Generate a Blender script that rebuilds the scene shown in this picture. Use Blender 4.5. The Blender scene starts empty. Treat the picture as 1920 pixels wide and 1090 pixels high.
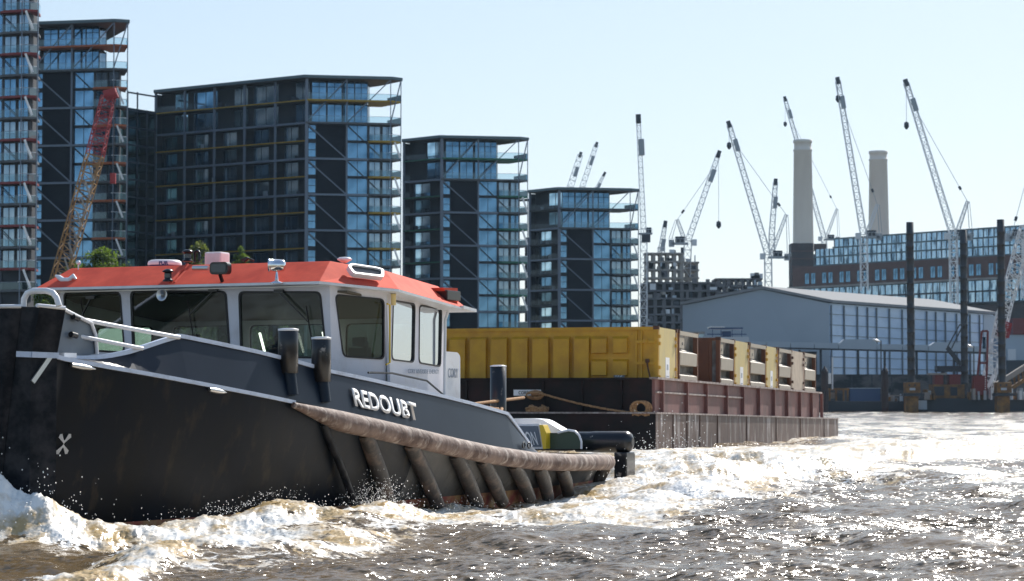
import bpy, bmesh, math, random
import numpy as np
from mathutils import Vector, Matrix, geometry
R = math.radians
random.seed(7)
sc = bpy.context.scene
COL = sc.collection
# ---------------------------------------------------------------- camera
LENS = 80.0; F = LENS/36*1920; HOR = 750.0; CAMH = 2.2
PITCH = math.atan((HOR-545)/F)
cam = bpy.data.objects.new('camera', bpy.data.cameras.new('camera')); COL.objects.link(cam)
cam.location = (0, 0, CAMH); cam.rotation_euler = (math.pi/2+PITCH, 0, 0)
cam.data.lens = LENS; cam.data.sensor_width = 36; cam.data.clip_start = .5; cam.data.clip_end = 8000
cam.data.dof.use_dof = True; cam.data.dof.focus_distance = 44; cam.data.dof.aperture_fstop = 3.2
sc.camera = cam
# ---------------------------------------------------------------- light
SUN_AZ, SUN_EL = 27.0, 39.0      # azimuth clockwise from +Y (towards +X)
w = bpy.data.worlds.new('World'); sc.world = w; w.use_nodes = True
nt = w.node_tree; bg = nt.nodes['Background']
sky = nt.nodes.new('ShaderNodeTexSky'); sky.sky_type = 'NISHITA'; sky.sun_disc = False
sky.sun_elevation = R(SUN_EL); sky.sun_rotation = R(SUN_AZ)
sky.air_density = 1.0; sky.dust_density = 0.6; sky.ozone_density = 2.6
# soft shoulder: keeps the bright part of the sky from clipping to white
va = nt.nodes.new('ShaderNodeVectorMath'); va.operation = 'ADD'; va.inputs[1].default_value = (7.4, 7.8, 8.0); nt.links.new(sky.outputs[0], va.inputs[0])
vd = nt.nodes.new('ShaderNodeVectorMath'); vd.operation = 'DIVIDE'; nt.links.new(sky.outputs[0], vd.inputs[0]); nt.links.new(va.outputs[0], vd.inputs[1])
vm = nt.nodes.new('ShaderNodeVectorMath'); vm.operation = 'MULTIPLY'; vm.inputs[1].default_value = (10.3, 10.9, 11.4); nt.links.new(vd.outputs[0], vm.inputs[0])
nt.links.new(vm.outputs[0], bg.inputs[0]); bg.inputs[1].default_value = 0.112
sl = bpy.data.lights.new('sun', 'SUN'); sl.energy = 4.6; sl.angle = R(.5); sl.color = (1, .95, .88)
so = bpy.data.objects.new('sun', sl); COL.objects.link(so)
sd = Vector((math.sin(R(SUN_AZ))*math.cos(R(SUN_EL)), math.cos(R(SUN_AZ))*math.cos(R(SUN_EL)), math.sin(R(SUN_EL))))
so.rotation_euler = (-sd).to_track_quat('-Z', 'Y').to_euler(); so.location = sd*200
vs = sc.view_settings; vs.view_transform = 'Standard'; vs.look = 'None'; vs.exposure = 0.6; vs.gamma = 1
sc.cycles.max_bounces = 8; sc.cycles.transparent_max_bounces = 12; sc.cycles.volume_bounces = 0
sc.cycles.sample_clamp_indirect = 6
# ---------------------------------------------------------------- pixel -> world helpers
CP, SP = math.cos(PITCH), math.sin(PITCH)
def ray(px, py):
    u = (px-960)/F; v = (545-py)/F
    return Vector((u, CP-SP*v, SP+CP*v))
def P(px, py, D):
    d = ray(px, py); t = D/d.y
    return Vector((d.x*t, D, CAMH+d.z*t))
def G(px, py):
    d = ray(px, py); t = -CAMH/d.z
    return Vector((d.x*t, d.y*t, 0))
def ray_plane(px, py, p, n, M=None):
    """hit of the pixel ray on plane (p,n) given in frame M"""
    o = Vector((0, 0, CAMH)); d = ray(px, py)
    if M is not None:
        Mi = M.inverted(); o = Mi @ o; d = Mi.to_3x3() @ d
    t = (Vector(p)-o).dot(n)/d.dot(n)
    return o+d*t
def interp(x, tab):
    if x <= tab[0][0]: return tab[0][1]
    for (x0, y0), (x1, y1) in zip(tab, tab[1:]):
        if x <= x1: return y0+(y1-y0)*(x-x0)/(x1-x0)
    return tab[-1][1]
def smooth(tab, n=160, k=3):
    xs = np.linspace(tab[0][0], tab[-1][0], n); ys = np.array([interp(x, tab) for x in xs])
    for _ in range(k*4):
        ys[1:-1] = (ys[:-2]+2*ys[1:-1]+ys[2:])/4
    return list(zip(xs.tolist(), ys.tolist()))
# ---------------------------------------------------------------- mesh builder
class MB:
    def __init__(s): s.v = []; s.f = []; s.m = []; s.sm = []
    def add(s, vs_, fs, mi=0, sm=False):
        b = len(s.v); s.v += [tuple(v) for v in vs_]
        for f in fs: s.f.append([i+b for i in f]); s.m.append(mi); s.sm.append(sm)
    def box(s, lo, hi, mi=0):
        x0, y0, z0 = lo; x1, y1, z1 = hi
        s.add([(x0,y0,z0),(x1,y0,z0),(x1,y1,z0),(x0,y1,z0),(x0,y0,z1),(x1,y0,z1),(x1,y1,z1),(x0,y1,z1)],
              [(0,3,2,1),(4,5,6,7),(0,1,5,4),(1,2,6,5),(2,3,7,6),(3,0,4,7)], mi)
    def bar(s, p0, p1, w_, h_=None, mi=0, up=(0, 0, 1)):
        p0 = Vector(p0); p1 = Vector(p1); h_ = h_ or w_
        d = (p1-p0)
        if d.length < 1e-6: return
        d.normalize(); u = Vector(up)
        if abs(d.dot(u)) > .98: u = Vector((1, 0, 0)) if abs(d.x) < .9 else Vector((0, 1, 0))
        a = d.cross(u).normalized()*w_/2; b = a.cross(d).normalized()*h_/2
        vv = [p+q for p in (p0, p1) for q in (-a-b, a-b, a+b, -a+b)]
        s.add(vv, [(0,1,2,3),(7,6,5,4),(0,4,5,1),(1,5,6,2),(2,6,7,3),(3,7,4,0)], mi)
    def tube(s, pts, r, n=10, mi=0, caps=True, closed=False):
        pts = [Vector(p) for p in pts]; N = len(pts); rs = r if isinstance(r, (list, tuple)) else [r]*N
        rings = []; pa = None
        for i, p in enumerate(pts):
            if closed: d = pts[(i+1) % N]-pts[i-1]
            else: d = pts[min(i+1, N-1)]-pts[max(i-1, 0)]
            d.normalize()
            if pa is None:
                u = Vector((0, 0, 1)) if abs(d.z) < .9 else Vector((1, 0, 0)); a = d.cross(u).normalized()
            else:
                a = (pa-d*pa.dot(d)); a.normalize()
            pa = a; b = d.cross(a)
            rings.append([p+(a*math.cos(t)+b*math.sin(t))*rs[i] for t in [2*math.pi*k/n for k in range(n)]])
        vv = [v for r_ in rings for v in r_]; ff = []
        M_ = N if closed else N-1
        for i in range(M_):
            j = (i+1) % N
            for k in range(n):
                l = (k+1) % n; ff.append((i*n+k, j*n+k, j*n+l, i*n+l))
        b0 = len(s.f); s.add(vv, ff, mi, True)
        if caps and not closed:
            s.add([*rings[0]], [tuple(range(n))], mi); s.add([*rings[-1]], [tuple(reversed(range(n)))], mi)
    def cyl(s, p0, p1, r, r1=None, n=16, mi=0): s.tube([p0, p1], [r, r if r1 is None else r1], n, mi)
    def lathe(s, o, prof, n=20, mi=0, ax=(0, 0, 1)):
        o = Vector(o); q = Vector((0, 0, 1)).rotation_difference(Vector(ax).normalized())
        vv = []; ff = []
        for (r_, z) in prof:
            for k in range(n):
                t = 2*math.pi*k/n; vv.append(o+q@Vector((r_*math.cos(t), r_*math.sin(t), z)))
        for i in range(len(prof)-1):
            for k in range(n):
                l = (k+1) % n; ff.append((i*n+k, i*n+l, (i+1)*n+l, (i+1)*n+k))
        s.add(vv, ff, mi, True)
    def prism(s, poly, z0, z1, mi=0, mtop=None):
        """plan polygon (x,y) ccw extruded z0..z1; z may be function(x,y)"""
        n = len(poly); a = [(x, y, z0(x, y) if callable(z0) else z0) for x, y in poly]
        b = [(x, y, z1(x, y) if callable(z1) else z1) for x, y in poly]
        s.add(a+b, [tuple(reversed(range(n)))]+[(i, (i+1) % n, n+(i+1) % n, n+i) for i in range(n)], mi)
        s.add(b, [tuple(range(n))], mi if mtop is None else mtop)
    def plate(s, o, e1, e2, outer, holes=(), t=.04, mi=0):
        """flat panel in plane o+u*e1+v*e2 with holes, thickness t along -(e1 x e2)"""
        o = Vector(o); e1 = Vector(e1); e2 = Vector(e2); nn = e1.cross(e2).normalized()
        loops = [list(outer)]+[list(h) for h in holes]
        tri = geometry.tessellate_polygon([[Vector((a, b, 0)) for a, b in lp] for lp in loops])
        flat = [p for lp in loops for p in lp]
        fr = [o+e1*a+e2*b for a, b in flat]; bk = [p-nn*t for p in fr]; n = len(fr)
        ff = []
        for (i, j, k) in tri:
            (ax, ay), (bx, by), (cx, cy) = flat[i], flat[j], flat[k]
            if (bx-ax)*(cy-ay)-(by-ay)*(cx-ax) < 0: j, k = k, j
            ff.append((i, j, k)); ff.append((n+i, n+k, n+j))
        b0 = 0
        for lp in loops:
            m = len(lp)
            for i in range(m):
                ff.append((b0+i, n+b0+i, n+b0+(i+1) % m, b0+(i+1) % m))
            b0 += m
        s.add(fr+bk, ff, mi)
    def lattice(s, p0, p1, w_, nseg, r, mi=0, w1=None, side=None, tri=False):
        p0 = Vector(p0); p1 = Vector(p1); d = (p1-p0).normalized()
        a = Vector(side) if side else Vector((1, 0, 0)); 
        if abs(a.dot(d)) > .9: a = Vector((0, 0, 1))
        b = d.cross(a).normalized(); a = b.cross(d).normalized(); w1 = w_ if w1 is None else w1
        def cor(i):
            t = i/nseg; p = p0.lerp(p1, t); h = (w_+(w1-w_)*t)/2
            if tri: return [p-a*h-b*h*.6, p+a*h-b*h*.6, p+b*h]
            return [p-a*h-b*h, p+a*h-b*h, p+a*h+b*h, p-a*h+b*h]
        prev = cor(0); K = len(prev)
        for k in range(K): s.bar(cor(0)[k], cor(nseg)[k], r*1.5, mi=mi)
        for i in range(nseg):
            c = cor(i+1)
            for k in range(K):
                l = (k+1) % K
                if i % 2: s.bar(prev[k], c[l], r, mi=mi)
                else: s.bar(prev[l], c[k], r, mi=mi)
                s.bar(c[k], c[l], r, mi=mi)
            prev = c
    def mesh(s, name, mats):
        me = bpy.data.meshes.new(name); me.from_pydata(s.v, [], s.f); me.update()
        for m in (mats if isinstance(mats, (list, tuple)) else [mats]): me.materials.append(m)
        me.polygons.foreach_set('material_index', s.m); me.polygons.foreach_set('use_smooth', s.sm)
        return me
    def build(s, name, mats, parent=None, loc=None, rot=None, bevel=0):
        me = s.mesh(name, mats)
        if bevel:
            bm = bmesh.new(); bm.from_mesh(me)
            bmesh.ops.remove_doubles(bm, verts=bm.verts, dist=1e-5)
            es = [e for e in bm.edges if len(e.link_faces) == 2 and e.calc_face_angle(0) > .5]
            bmesh.ops.bevel(bm, geom=es, offset=bevel, segments=2, affect='EDGES', profile=.6)
            bm.to_mesh(me); bm.free()
        o = bpy.data.objects.new(name, me); COL.objects.link(o)
        if parent: o.parent = parent
        if loc: o.location = loc
        if rot: o.rotation_euler = rot
        return o
def tag(o, label=None, cat=None, group=None, kind=None):
    if label: o['label'] = label
    if cat: o['category'] = cat
    if group: o['group'] = group
    if kind: o['kind'] = kind
    return o
def empty(name, loc=(0, 0, 0), rz=0, rx=0):
    o = bpy.data.objects.new(name, None); COL.objects.link(o); o.location = loc; o.rotation_euler = (rx, 0, rz); o.empty_display_size = .3
    return o
def frame(o): return Matrix.Translation(o.location) @ o.rotation_euler.to_matrix().to_4x4()
def inst(name, me, parent, loc=(0, 0, 0), rz=0):
    o = bpy.data.objects.new(name, me); COL.objects.link(o); o.parent = parent; o.location = loc; o.rotation_euler = (0, 0, rz)
    return o
def copy_tree(o, parent=None):
    c = o.copy(); COL.objects.link(c); c.parent = parent
    for ch in o.children: copy_tree(ch, c)
    return c
def rrect(x0, y0, x1, y1, r, n=4):
    out = []
    for cx, cy, a0 in ((x1-r, y0+r, -90), (x1-r, y1-r, 0), (x0+r, y1-r, 90), (x0+r, y0+r, 180)):
        for k in range(n+1):
            a = R(a0+90*k/n); out.append((cx+r*math.cos(a), cy+r*math.sin(a)))
    return out
def rpoly(pts, r, n=4):
    out = []; N = len(pts); V2 = [Vector(p) for p in pts]
    for i in range(N):
        p = V2[i]; a = (V2[i-1]-p); b = (V2[(i+1) % N]-p)
        rr = min(r, a.length*.4, b.length*.4); A = p+a.normalized()*rr; B = p+b.normalized()*rr
        for k in range(n+1):
            t = k/n; q = A*(1-t)**2+p*2*t*(1-t)+B*t*t; out.append((q.x, q.y))
    return out
def text_mesh(body, size=1, extrude=.02, offset=0.0, align='LEFT'):
    cu = bpy.data.curves.new('lettering', 'FONT'); cu.body = body; cu.size = size; cu.extrude = extrude; cu.offset = offset; cu.align_x = align
    cu.resolution_u = 4
    o = bpy.data.objects.new('lettering', cu); COL.objects.link(o)
    dg = bpy.context.evaluated_depsgraph_get(); me = bpy.data.meshes.new_from_object(o.evaluated_get(dg))
    bpy.data.objects.remove(o); return me
# ---------------------------------------------------------------- materials
def mat(name, c, rough=.6, metal=0, c2=None, scale=2.0, stretch=(1, 1, 1), lo=.4, hi=.65, bump=0, bscale=20, spec=None, c3=None, s3=6, lo3=.55, hi3=.7, detail=6):
    m = bpy.data.materials.new(name); m.use_nodes = True; t = m.node_tree; N = t.nodes; L = t.links
    p = N['Principled BSDF']; p.inputs['Base Color'].default_value = (*c, 1); p.inputs['Roughness'].default_value = rough; p.inputs['Metallic'].default_value = metal
    if spec is not None: p.inputs['Specular IOR Level'].default_value = spec
    tc = N.new('ShaderNodeTexCoord')
    def noise(sc_, st, lo_, hi_, seed=0):
        mp = N.new('ShaderNodeMapping'); mp.inputs['Scale'].default_value = st; mp.inputs['Location'].default_value = (seed, seed*2, seed*.7); L.new(tc.outputs['Object'], mp.inputs[0])
        n = N.new('ShaderNodeTexNoise'); n.inputs['Scale'].default_value = sc_; n.inputs['Detail'].default_value = detail; n.inputs['Roughness'].default_value = .62; L.new(mp.outputs[0], n.inputs['Vector'])
        r = N.new('ShaderNodeMapRange'); r.inputs[1].default_value = lo_; r.inputs[2].default_value = hi_; L.new(n.outputs['Fac'], r.inputs[0])
        return r.outputs[0]
    last = None
    if c2:
        mx = N.new('ShaderNodeMix'); mx.data_type = 'RGBA'; L.new(noise(scale, stretch, lo, hi), mx.inputs[0])
        mx.inputs[6].default_value = (*c, 1); mx.inputs[7].default_value = (*c2, 1); last = mx.outputs[2]
    if c3:
        mx = N.new('ShaderNodeMix'); mx.data_type = 'RGBA'; L.new(noise(s3, stretch, lo3, hi3, 3.3), mx.inputs[0])
        if last: L.new(last, mx.inputs[6])
        else: mx.inputs[6].default_value = (*c, 1)
        mx.inputs[7].default_value = (*c3, 1); last = mx.outputs[2]
    if last: L.new(last, p.inputs['Base Color'])
    if bump:
        n = N.new('ShaderNodeTexNoise'); n.inputs['Scale'].default_value = bscale; n.inputs['Detail'].default_value = 4; L.new(tc.outputs['Object'], n.inputs['Vector'])
        b = N.new('ShaderNodeBump'); b.inputs['Strength'].default_value = bump; b.inputs['Distance'].default_value = .03; L.new(n.outputs['Fac'], b.inputs['Height']); L.new(b.outputs[0], p.inputs['Normal'])
    return m
def glassmat(name, tint=(.6, .68, .66), gl=(1, 1, 1), ior=1.5, base=0.0):
    m = bpy.data.materials.new(name); m.use_nodes = True; t = m.node_tree; N = t.nodes; L = t.links
    for n in list(N): N.remove(n)
    out = N.new('ShaderNodeOutputMaterial'); mx = N.new('ShaderNodeMixShader'); tr = N.new('ShaderNodeBsdfTransparent'); g = N.new('ShaderNodeBsdfGlossy')
    tr.inputs[0].default_value = (*tint, 1); g.inputs[0].default_value = (*gl, 1); g.inputs['Roughness'].default_value = .01
    fr = N.new('ShaderNodeFresnel'); fr.inputs[0].default_value = ior
    ad = N.new('ShaderNodeMath'); ad.operation = 'ADD'; ad.use_clamp = True; ad.inputs[1].default_value = base; L.new(fr.outputs[0], ad.inputs[0])
    L.new(ad.outputs[0], mx.inputs[0]); L.new(tr.outputs[0], mx.inputs[1]); L.new(g.outputs[0], mx.inputs[2]); L.new(mx.outputs[0], out.inputs[0])
    return m
M = {}
M['hull'] = mat('hull_black_paint', (.0028, .0055, .011), .45, spec=.12, c2=(.009, .009, .008), scale=.9, stretch=(1, 1, .5), lo=.45, hi=.8, c3=(.05, .038, .022), s3=2.4, lo3=.55, hi3=.85, bump=.1, bscale=2.5)
M['bulwark'] = mat('bulwark_navy_paint', (.005, .011, .023), .34, spec=.2, c2=(.008, .015, .029), scale=1.2)
M['white'] = mat('white_paint', (.78, .78, .80), .35, c2=(.62, .60, .60), scale=3, lo=.5, hi=.8)
M['house'] = mat('deckhouse_paint', (.74, .73, .78), .4, c2=(.6, .57, .58), scale=2.5, lo=.5, hi=.85)
M['trim'] = mat('sheer_stripe_paint', (.55, .62, .75), .4, c2=(.35, .38, .45), scale=4, lo=.5, hi=.8)
M['red'] = mat('roof_red_paint', (.74, .115, .07), .7, spec=.06, c2=(.56, .075, .05), scale=1.5, c3=(.45, .10, .07), s3=9, lo3=.62, hi3=.8)
M['fender'] = mat('fender_rubber', (.20, .14, .115), .75, c2=(.08, .045, .035), scale=2.0, stretch=(1.2, 1.2, .8), lo=.42, hi=.62, c3=(.40, .34, .30), s3=4, lo3=.52, hi3=.7, bump=.7, bscale=9)
M['rib'] = mat('fender_rib_rubber', (.035, .03, .028), .6, c2=(.16, .11, .085), scale=3, lo=.5, hi=.75, bump=.4, bscale=10)
M['rubber'] = mat('black_rubber', (.004, .006, .010), .5, spec=.15, c2=(.03, .03, .034), scale=4, bump=.25, bscale=6)
M['black'] = mat('black_gloss', (.01, .01, .012), .28)
M['bollard'] = mat('bollard_paint', (.010, .011, .014), .3, c2=(.012, .013, .016), scale=3, c3=(.3, .27, .24), s3=4, lo3=.62, hi3=.72, bump=.1)
M['deckgrey'] = mat('deck_paint', (.16, .18, .19), .7, c2=(.08, .08, .08), scale=2)
M['greyp'] = mat('grey_paint', (.10, .13, .17), .4, c2=(.14, .17, .2), scale=1.5)
M['chrome'] = mat('polished_steel', (.8, .8, .8), .12, 1)
M['steel'] = mat('brushed_steel', (.6, .6, .6), .35, 1)
M['lens'] = mat('lamp_lens', (.05, .06, .07), .08, .3)
M['yellow'] = mat('yellow_paint', (.75, .5, .02), .4)
M['lampy'] = mat('amber_lens', (.8, .6, .25), .3)
M['green'] = mat('dark_green_paint', (.03, .06, .035), .45)
M['gkt'] = mat('window_rubber', (.02, .02, .022), .5)
M['wood'] = mat('interior_panel', (.10, .085, .06), .6)
M['inside'] = mat('interior_dark', (.03, .033, .036), .6)
M['glass'] = glassmat('wheelhouse_glass', (.50, .62, .57), base=.04)
M['glassr'] = glassmat('reflective_glass', (.25, .28, .28), gl=(.80, .86, .92), base=.55)
M['lamp'] = bpy.data.materials.new('tube_light'); M['lamp'].use_nodes = True
_p = M['lamp'].node_tree.nodes['Principled BSDF']; _p.inputs['Emission Color'].default_value = (1, .95, .85, 1); _p.inputs['Emission Strength'].default_value = 2.5
M['rope'] = mat('rope_fibre', (.42, .24, .11), .9, c2=(.2, .1, .05), scale=14, bump=.6, bscale=30)
M['letter'] = mat('lettering_white', (.8, .8, .8), .45)
M['bluet'] = mat('lettering_navy', (.02, .06, .2), .5)
M['greyt'] = mat('lettering_grey', (.3, .34, .4), .5)
M['antifoul'] = mat('antifouling_paint', (.25, .06, .05), .6, c2=(.35, .25, .12), scale=3)

M['void'] = mat('hull_recess_black', (.002, .002, .003), .9, spec=0)
M['sheen_scuff'] = mat('sheen_scuffed_hull', (.030, .032, .034), .5, spec=.3, c2=(.075, .072, .068), scale=1.1, stretch=(1, 1, .4), lo=.4, hi=.65, c3=(.015, .012, .01), s3=3.5, lo3=.55, hi3=.68, bump=.15, bscale=5)  # lighter aft hull: scuffs, with the lit sheen painted into the grey
def micro_normal(t, scale, amt, detail=5, patch=None, st=(1, 1, 1)):
    """normal tilted by an unfiltered noise vector, so ripples finer than a pixel still glint"""
    N, L = t.nodes, t.links
    g = N.new('ShaderNodeNewGeometry'); tc = N.new('ShaderNodeTexCoord'); n = N.new('ShaderNodeTexNoise'); n.inputs['Scale'].default_value = scale; n.inputs['Detail'].default_value = detail; n.inputs['Roughness'].default_value = .65
    mp = N.new('ShaderNodeMapping'); mp.inputs['Scale'].default_value = st; L.new(tc.outputs['Object'], mp.inputs[0]); L.new(mp.outputs[0], n.inputs['Vector'])
    s = N.new('ShaderNodeVectorMath'); s.operation = 'SUBTRACT'; s.inputs[1].default_value = (.5, .5, .5); L.new(n.outputs['Color'], s.inputs[0])
    m = N.new('ShaderNodeVectorMath'); m.operation = 'MULTIPLY'; m.inputs[1].default_value = (amt, amt, amt*.3); L.new(s.outputs[0], m.inputs[0]); v = m.outputs[0]
    if patch is not None:
        k = N.new('ShaderNodeVectorMath'); k.operation = 'SCALE'; L.new(v, k.inputs[0]); L.new(patch, k.inputs['Scale']); v = k.outputs[0]
    a = N.new('ShaderNodeVectorMath'); a.operation = 'ADD'; L.new(g.outputs['Normal'], a.inputs[0]); L.new(v, a.inputs[1])
    o = N.new('ShaderNodeVectorMath'); o.operation = 'NORMALIZE'; L.new(a.outputs[0], o.inputs[0]); return o.outputs[0]
# ================================================================= tugboat
TUG = empty('tugboat', (-6.18, 43.73, 0), R(-24))
tag(TUG, 'black hulled tug with orange red wheelhouse roof ploughing through its bow wave', 'tugboat')
TM = Matrix.Translation(TUG.location) @ Matrix.Rotation(R(-24), 4, 'Z')
def tX(px, py, x): return ray_plane(px, py, (x, 0, 0), Vector((1, 0, 0)), TM)
def tY(px, py, y): return ray_plane(px, py, (0, y, 0), Vector((0, 1, 0)), TM)
def proj(p):
    q = TM @ Vector(p); d = q-Vector((0, 0, CAMH)); fz = d.y*CP+d.z*SP; uz = -d.y*SP+d.z*CP
    return 960+F*d.x/fz, 545-F*uz/fz
HB = smooth([(-9, 3.25), (-7, 3.6), (-4, 3.95), (0, 4.1), (5, 4.1), (9, 3.98), (12, 3.6), (13.5, 3.25), (14.5, 2.9), (15.2, 2.2)], 200, 6)
def hb(a): return interp(a, HB)
def a_of(px, off=0.0):
    lo, hi = -10, 14.0
    for _ in range(40):
        m = (lo+hi)/2
        if proj((hb(m)+off, m, 1.5))[0] < px: lo = m
        else: hi = m
    return (lo+hi)/2
def z_of(a, b, py):
    """height at plan point whose picture row is py"""
    lo, hi = -2, 8
    for _ in range(40):
        m = (lo+hi)/2
        if proj((b, a, m))[1] > py: lo = m
        else: hi = m
    return (lo+hi)/2
SHP = [(100, 668), (125, 675), (200, 688), (335, 712), (540, 752), (620, 769), (700, 787), (780, 806), (850, 823), (920, 838), (1000, 850), (1060, 853), (1150, 853)]
SH = []
for px, py in SHP:
    a = a_of(px); SH.append((a, z_of(a, hb(a), py)))
SH = [(-10.5, SH[0][1]+.04)]+SH+[(16.5, SH[-1][1])]
def zs(a): return interp(a, SH)
CAPP = [(126, 671), (165, 671), (200, 668), (235, 661), (265, 652), (300, 640), (335, 630), (400, 643), (480, 660), (560, 680), (620, 697), (700, 714), (760, 728), (820, 741), (880, 756), (950, 776), (968, 800), (995, 838)]
CAP = []
TUMB = .20
for px, py in CAPP:
    a = a_of(px, -TUMB); CAP.append((a, z_of(a, hb(a)-TUMB, py)))
def zc(a): return interp(a, CAP)
# hull shell
st = [-9+0.25*i for i in range(0, 97)] + [15.2]
def hull_ring(a, s_):
    b = hb(a); top = zs(a); fl = .55 if a < 11 else .55*(1-(a-11)/8)
    prof = [(b-.02, top), (b-.06, top-.30), (b-.16, top*.72), (b-.32, top*.45), (b-fl, .26), (b-fl-.10, -.1), (b-fl-.7, -.9)]
    return [(s_*x, a, z) for x, z in prof]
mb = MB()
for s_ in (1, -1):
    rings = [hull_ring(a, s_) for a in st]; n = 7
    vv = [v for r_ in rings for v in r_]
    for i in range(len(rings)-1):
        for k in range(n-1):
            q = (i*n+k, (i+1)*n+k, (i+1)*n+k+1, i*n+k+1)
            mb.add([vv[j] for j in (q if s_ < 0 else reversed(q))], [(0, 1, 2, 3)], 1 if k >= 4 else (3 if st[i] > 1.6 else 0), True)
# transom and bow plate
for a, rev in ((15.2, 0), (-9, 1)):
    r1 = hull_ring(a, 1); r2 = list(reversed(hull_ring(a, -1)))
    pts = r2+r1; mb.add(pts, [tuple(range(len(pts))) if rev else tuple(reversed(range(len(pts))))], 0)
me = mb.mesh('hull', [M['hull'], M['antifoul'], M['hull'], M['sheen_scuff']])
bm = bmesh.new(); bm.from_mesh(me); bmesh.ops.remove_doubles(bm, verts=bm.verts, dist=1e-4); bm.to_mesh(me); bm.free()
hull = bpy.data.objects.new('hull', me); COL.objects.link(hull); hull.parent = TUG
# deck
mb = MB(); vv = []
for a in st: vv += [(-hb(a)+.03, a, zs(a)-.03), (hb(a)-.03, a, zs(a)-.03)]
mb.add(vv, [(2*i, 2*i+1, 2*i+3, 2*i+2) for i in range(len(st)-1)]); mb.build('deck', M['deckgrey'], TUG)
# sheer stripe (white moulding), port + starboard
for s_ in (1, -1):
    mb = MB(); aa = [a for a in [-9+.2*i for i in range(0, 52)] if a < a_of(560)]
    for i in range(len(aa)-1):
        a, c = aa[i], aa[i+1]
        mb.bar((s_*(hb(a)+.0), a, zs(a)), (s_*(hb(c)+.0), c, zs(c)), .06, .062)
    mb.build('sheer_stripe', M['trim'], TUG)
    mb = MB(); a0 = a_of(545)
    aa = np.linspace(a0, 13.6, 70)
    rr = [min(.19, .05+.09*max(0, (a-a0))) for a in aa]; rr[-1] = .14
    pts = [Vector((s_*(hb(a)+.05), a, zs(a)-.02-r_*.8)) for a, r_ in zip(aa, rr)]
    pts.append(Vector((s_*(hb(13.75)+.04), 13.75, zs(13.75)-.17))); rr.append(.02)
    mb.tube(pts, rr, 16)
    mb.build('fender', M['fender'], TUG)
    # ridge below the stripe towards the bow
    # sloping fender ribs down the hull
    for (x0, y0, x1, y1) in ((605, 800, 668, 962), (683, 828, 730, 958), (768, 842, 818, 968), (852, 850, 890, 972), (903, 856, 936, 968), (962, 868, 988, 944), (1010, 874, 1022, 934), (1052, 876, 1060, 918), (1143, 868, 1152, 914)):
        a1 = a_of(x0, -.03); a2 = a_of(x1, -.45)
        m1 = (s_*(hb(a1)-.03), a1, zs(a1)-.26); m2 = (s_*(hb(a2)-.38), a2, .05)
        mid = (s_*(hb((a1+a2)/2)-.19), (a1+a2)/2, (m1[2]+m2[2])/2)
        mb = MB(); mb.tube([m1, mid, m2], [.15, .155, .14] if x0 > 640 else .07, 12); mb.build('fender_rib', M['rib'] if x0 > 640 else M['rubber'], TUG)
# bulwarks
for s_ in (1, -1):
    mb = MB(); aa = np.linspace(a_of(127), CAP[-1][0]-.01, 120); q = []
    for a in aa: q.append(((s_*(hb(a)-.015), a, zs(a)+.02), (s_*(hb(a)-TUMB), a, max(zs(a)+.03, zc(a))), (s_*(hb(a)-TUMB-.05), a, max(zs(a)+.03, zc(a))), (s_*(hb(a)-.065), a, zs(a)+.0)))
    for i in range(len(q)-1):
        for k in range(3):
            f_ = [q[i][k], q[i+1][k], q[i+1][k+1], q[i][k+1]]
            mb.add(f_ if s_ < 0 else f_[::-1], [(0, 1, 2, 3)], 0, k == 0)
    bo = mb.build('bulwark', M['bulwark'], TUG)
    mb = MB()
    for i in range(len(q)-1):
        if q[i][1][2]-zs(aa[i]) > .04: mb.bar(q[i][1], q[i+1][1], .085, .065)
    mb.build('cap_rail', M['trim'], TUG)
# bow push knee : thick rubber faced block with upright ribs
kz = tY(60, 573, -9.4).z; kb = zs(-9.2)
kn = [-2.0, -1.46, -.93, -.4, .14, .67, 1.2, 1.74, 2.28, 2.82]
mb = MB()
mb.prism([(-3.3, -9.36), (3.08, -9.36), (3.30, -9.01), (-3.3, -9.01)], -.4, kb)
o_ = len(mb.v)
mb.prism([(-3.3, -9.36), (3.08, -9.36), (3.30, -9.01), (-3.3, -9.01)], kb, kz-.02)
for i in range(o_, len(mb.v)):
    x, y, z = mb.v[i]
    if x > 0: mb.v[i] = (x+.16*(z-kb)/(kz-kb), y, z)
mb.build('push_knee', M['rubber'], TUG)
for i in range(len(kn)-1):
    mb = MB(); x0, x1 = kn[i], kn[i+1]; dx = .30
    prof = []
    for k in range(9):
        t = k/8; prof.append((x0+.02+(x1-x0-.04)*t, -9.37-.12*math.sin(math.pi*t)**.5))
    vv = []
    for z, sh in ((-.4, -dx*1.2), (1.6, -dx*.5), (kz-.05, .1)):
        for (x, y) in prof: vv.append((x+sh, y, z))
    n = 9; ff = [(j*n+k, j*n+k+1, (j+1)*n+k+1, (j+1)*n+k) for j in range(2) for k in range(n-1)]
    mb.add(vv, ff, 0, True); mb.add(vv[18:], [tuple(range(9))])
    po = mb.build('fender_pad', M['rubber'], TUG)
    mb = MB()
    mb.tube([(x+.1, y, kz-.01) for x, y in prof], .03, 8); mb.build('pad_rim', M['white'], po)
# stripe along knee
mb = MB(); z9 = zs(-9.3)
c0 = tY(76, 664, -9.95); c1 = tX(104, 670, 3.12)
mb.bar((2.86, -9.40, z9+.02), (3.10, -9.37, z9+.01), .05, .085); mb.bar((3.10, -9.37, z9+.01), (3.32, -9.0, z9), .05, .085)
mb.build('knee_stripe', M['trim'], TUG)
mb = MB(); mb.bar((3.26, -9.1, z9), (3.14, -9.39, z9-.40), .03, .07); mb.build('knee_bracket', M['steel'], TUG)
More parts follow.
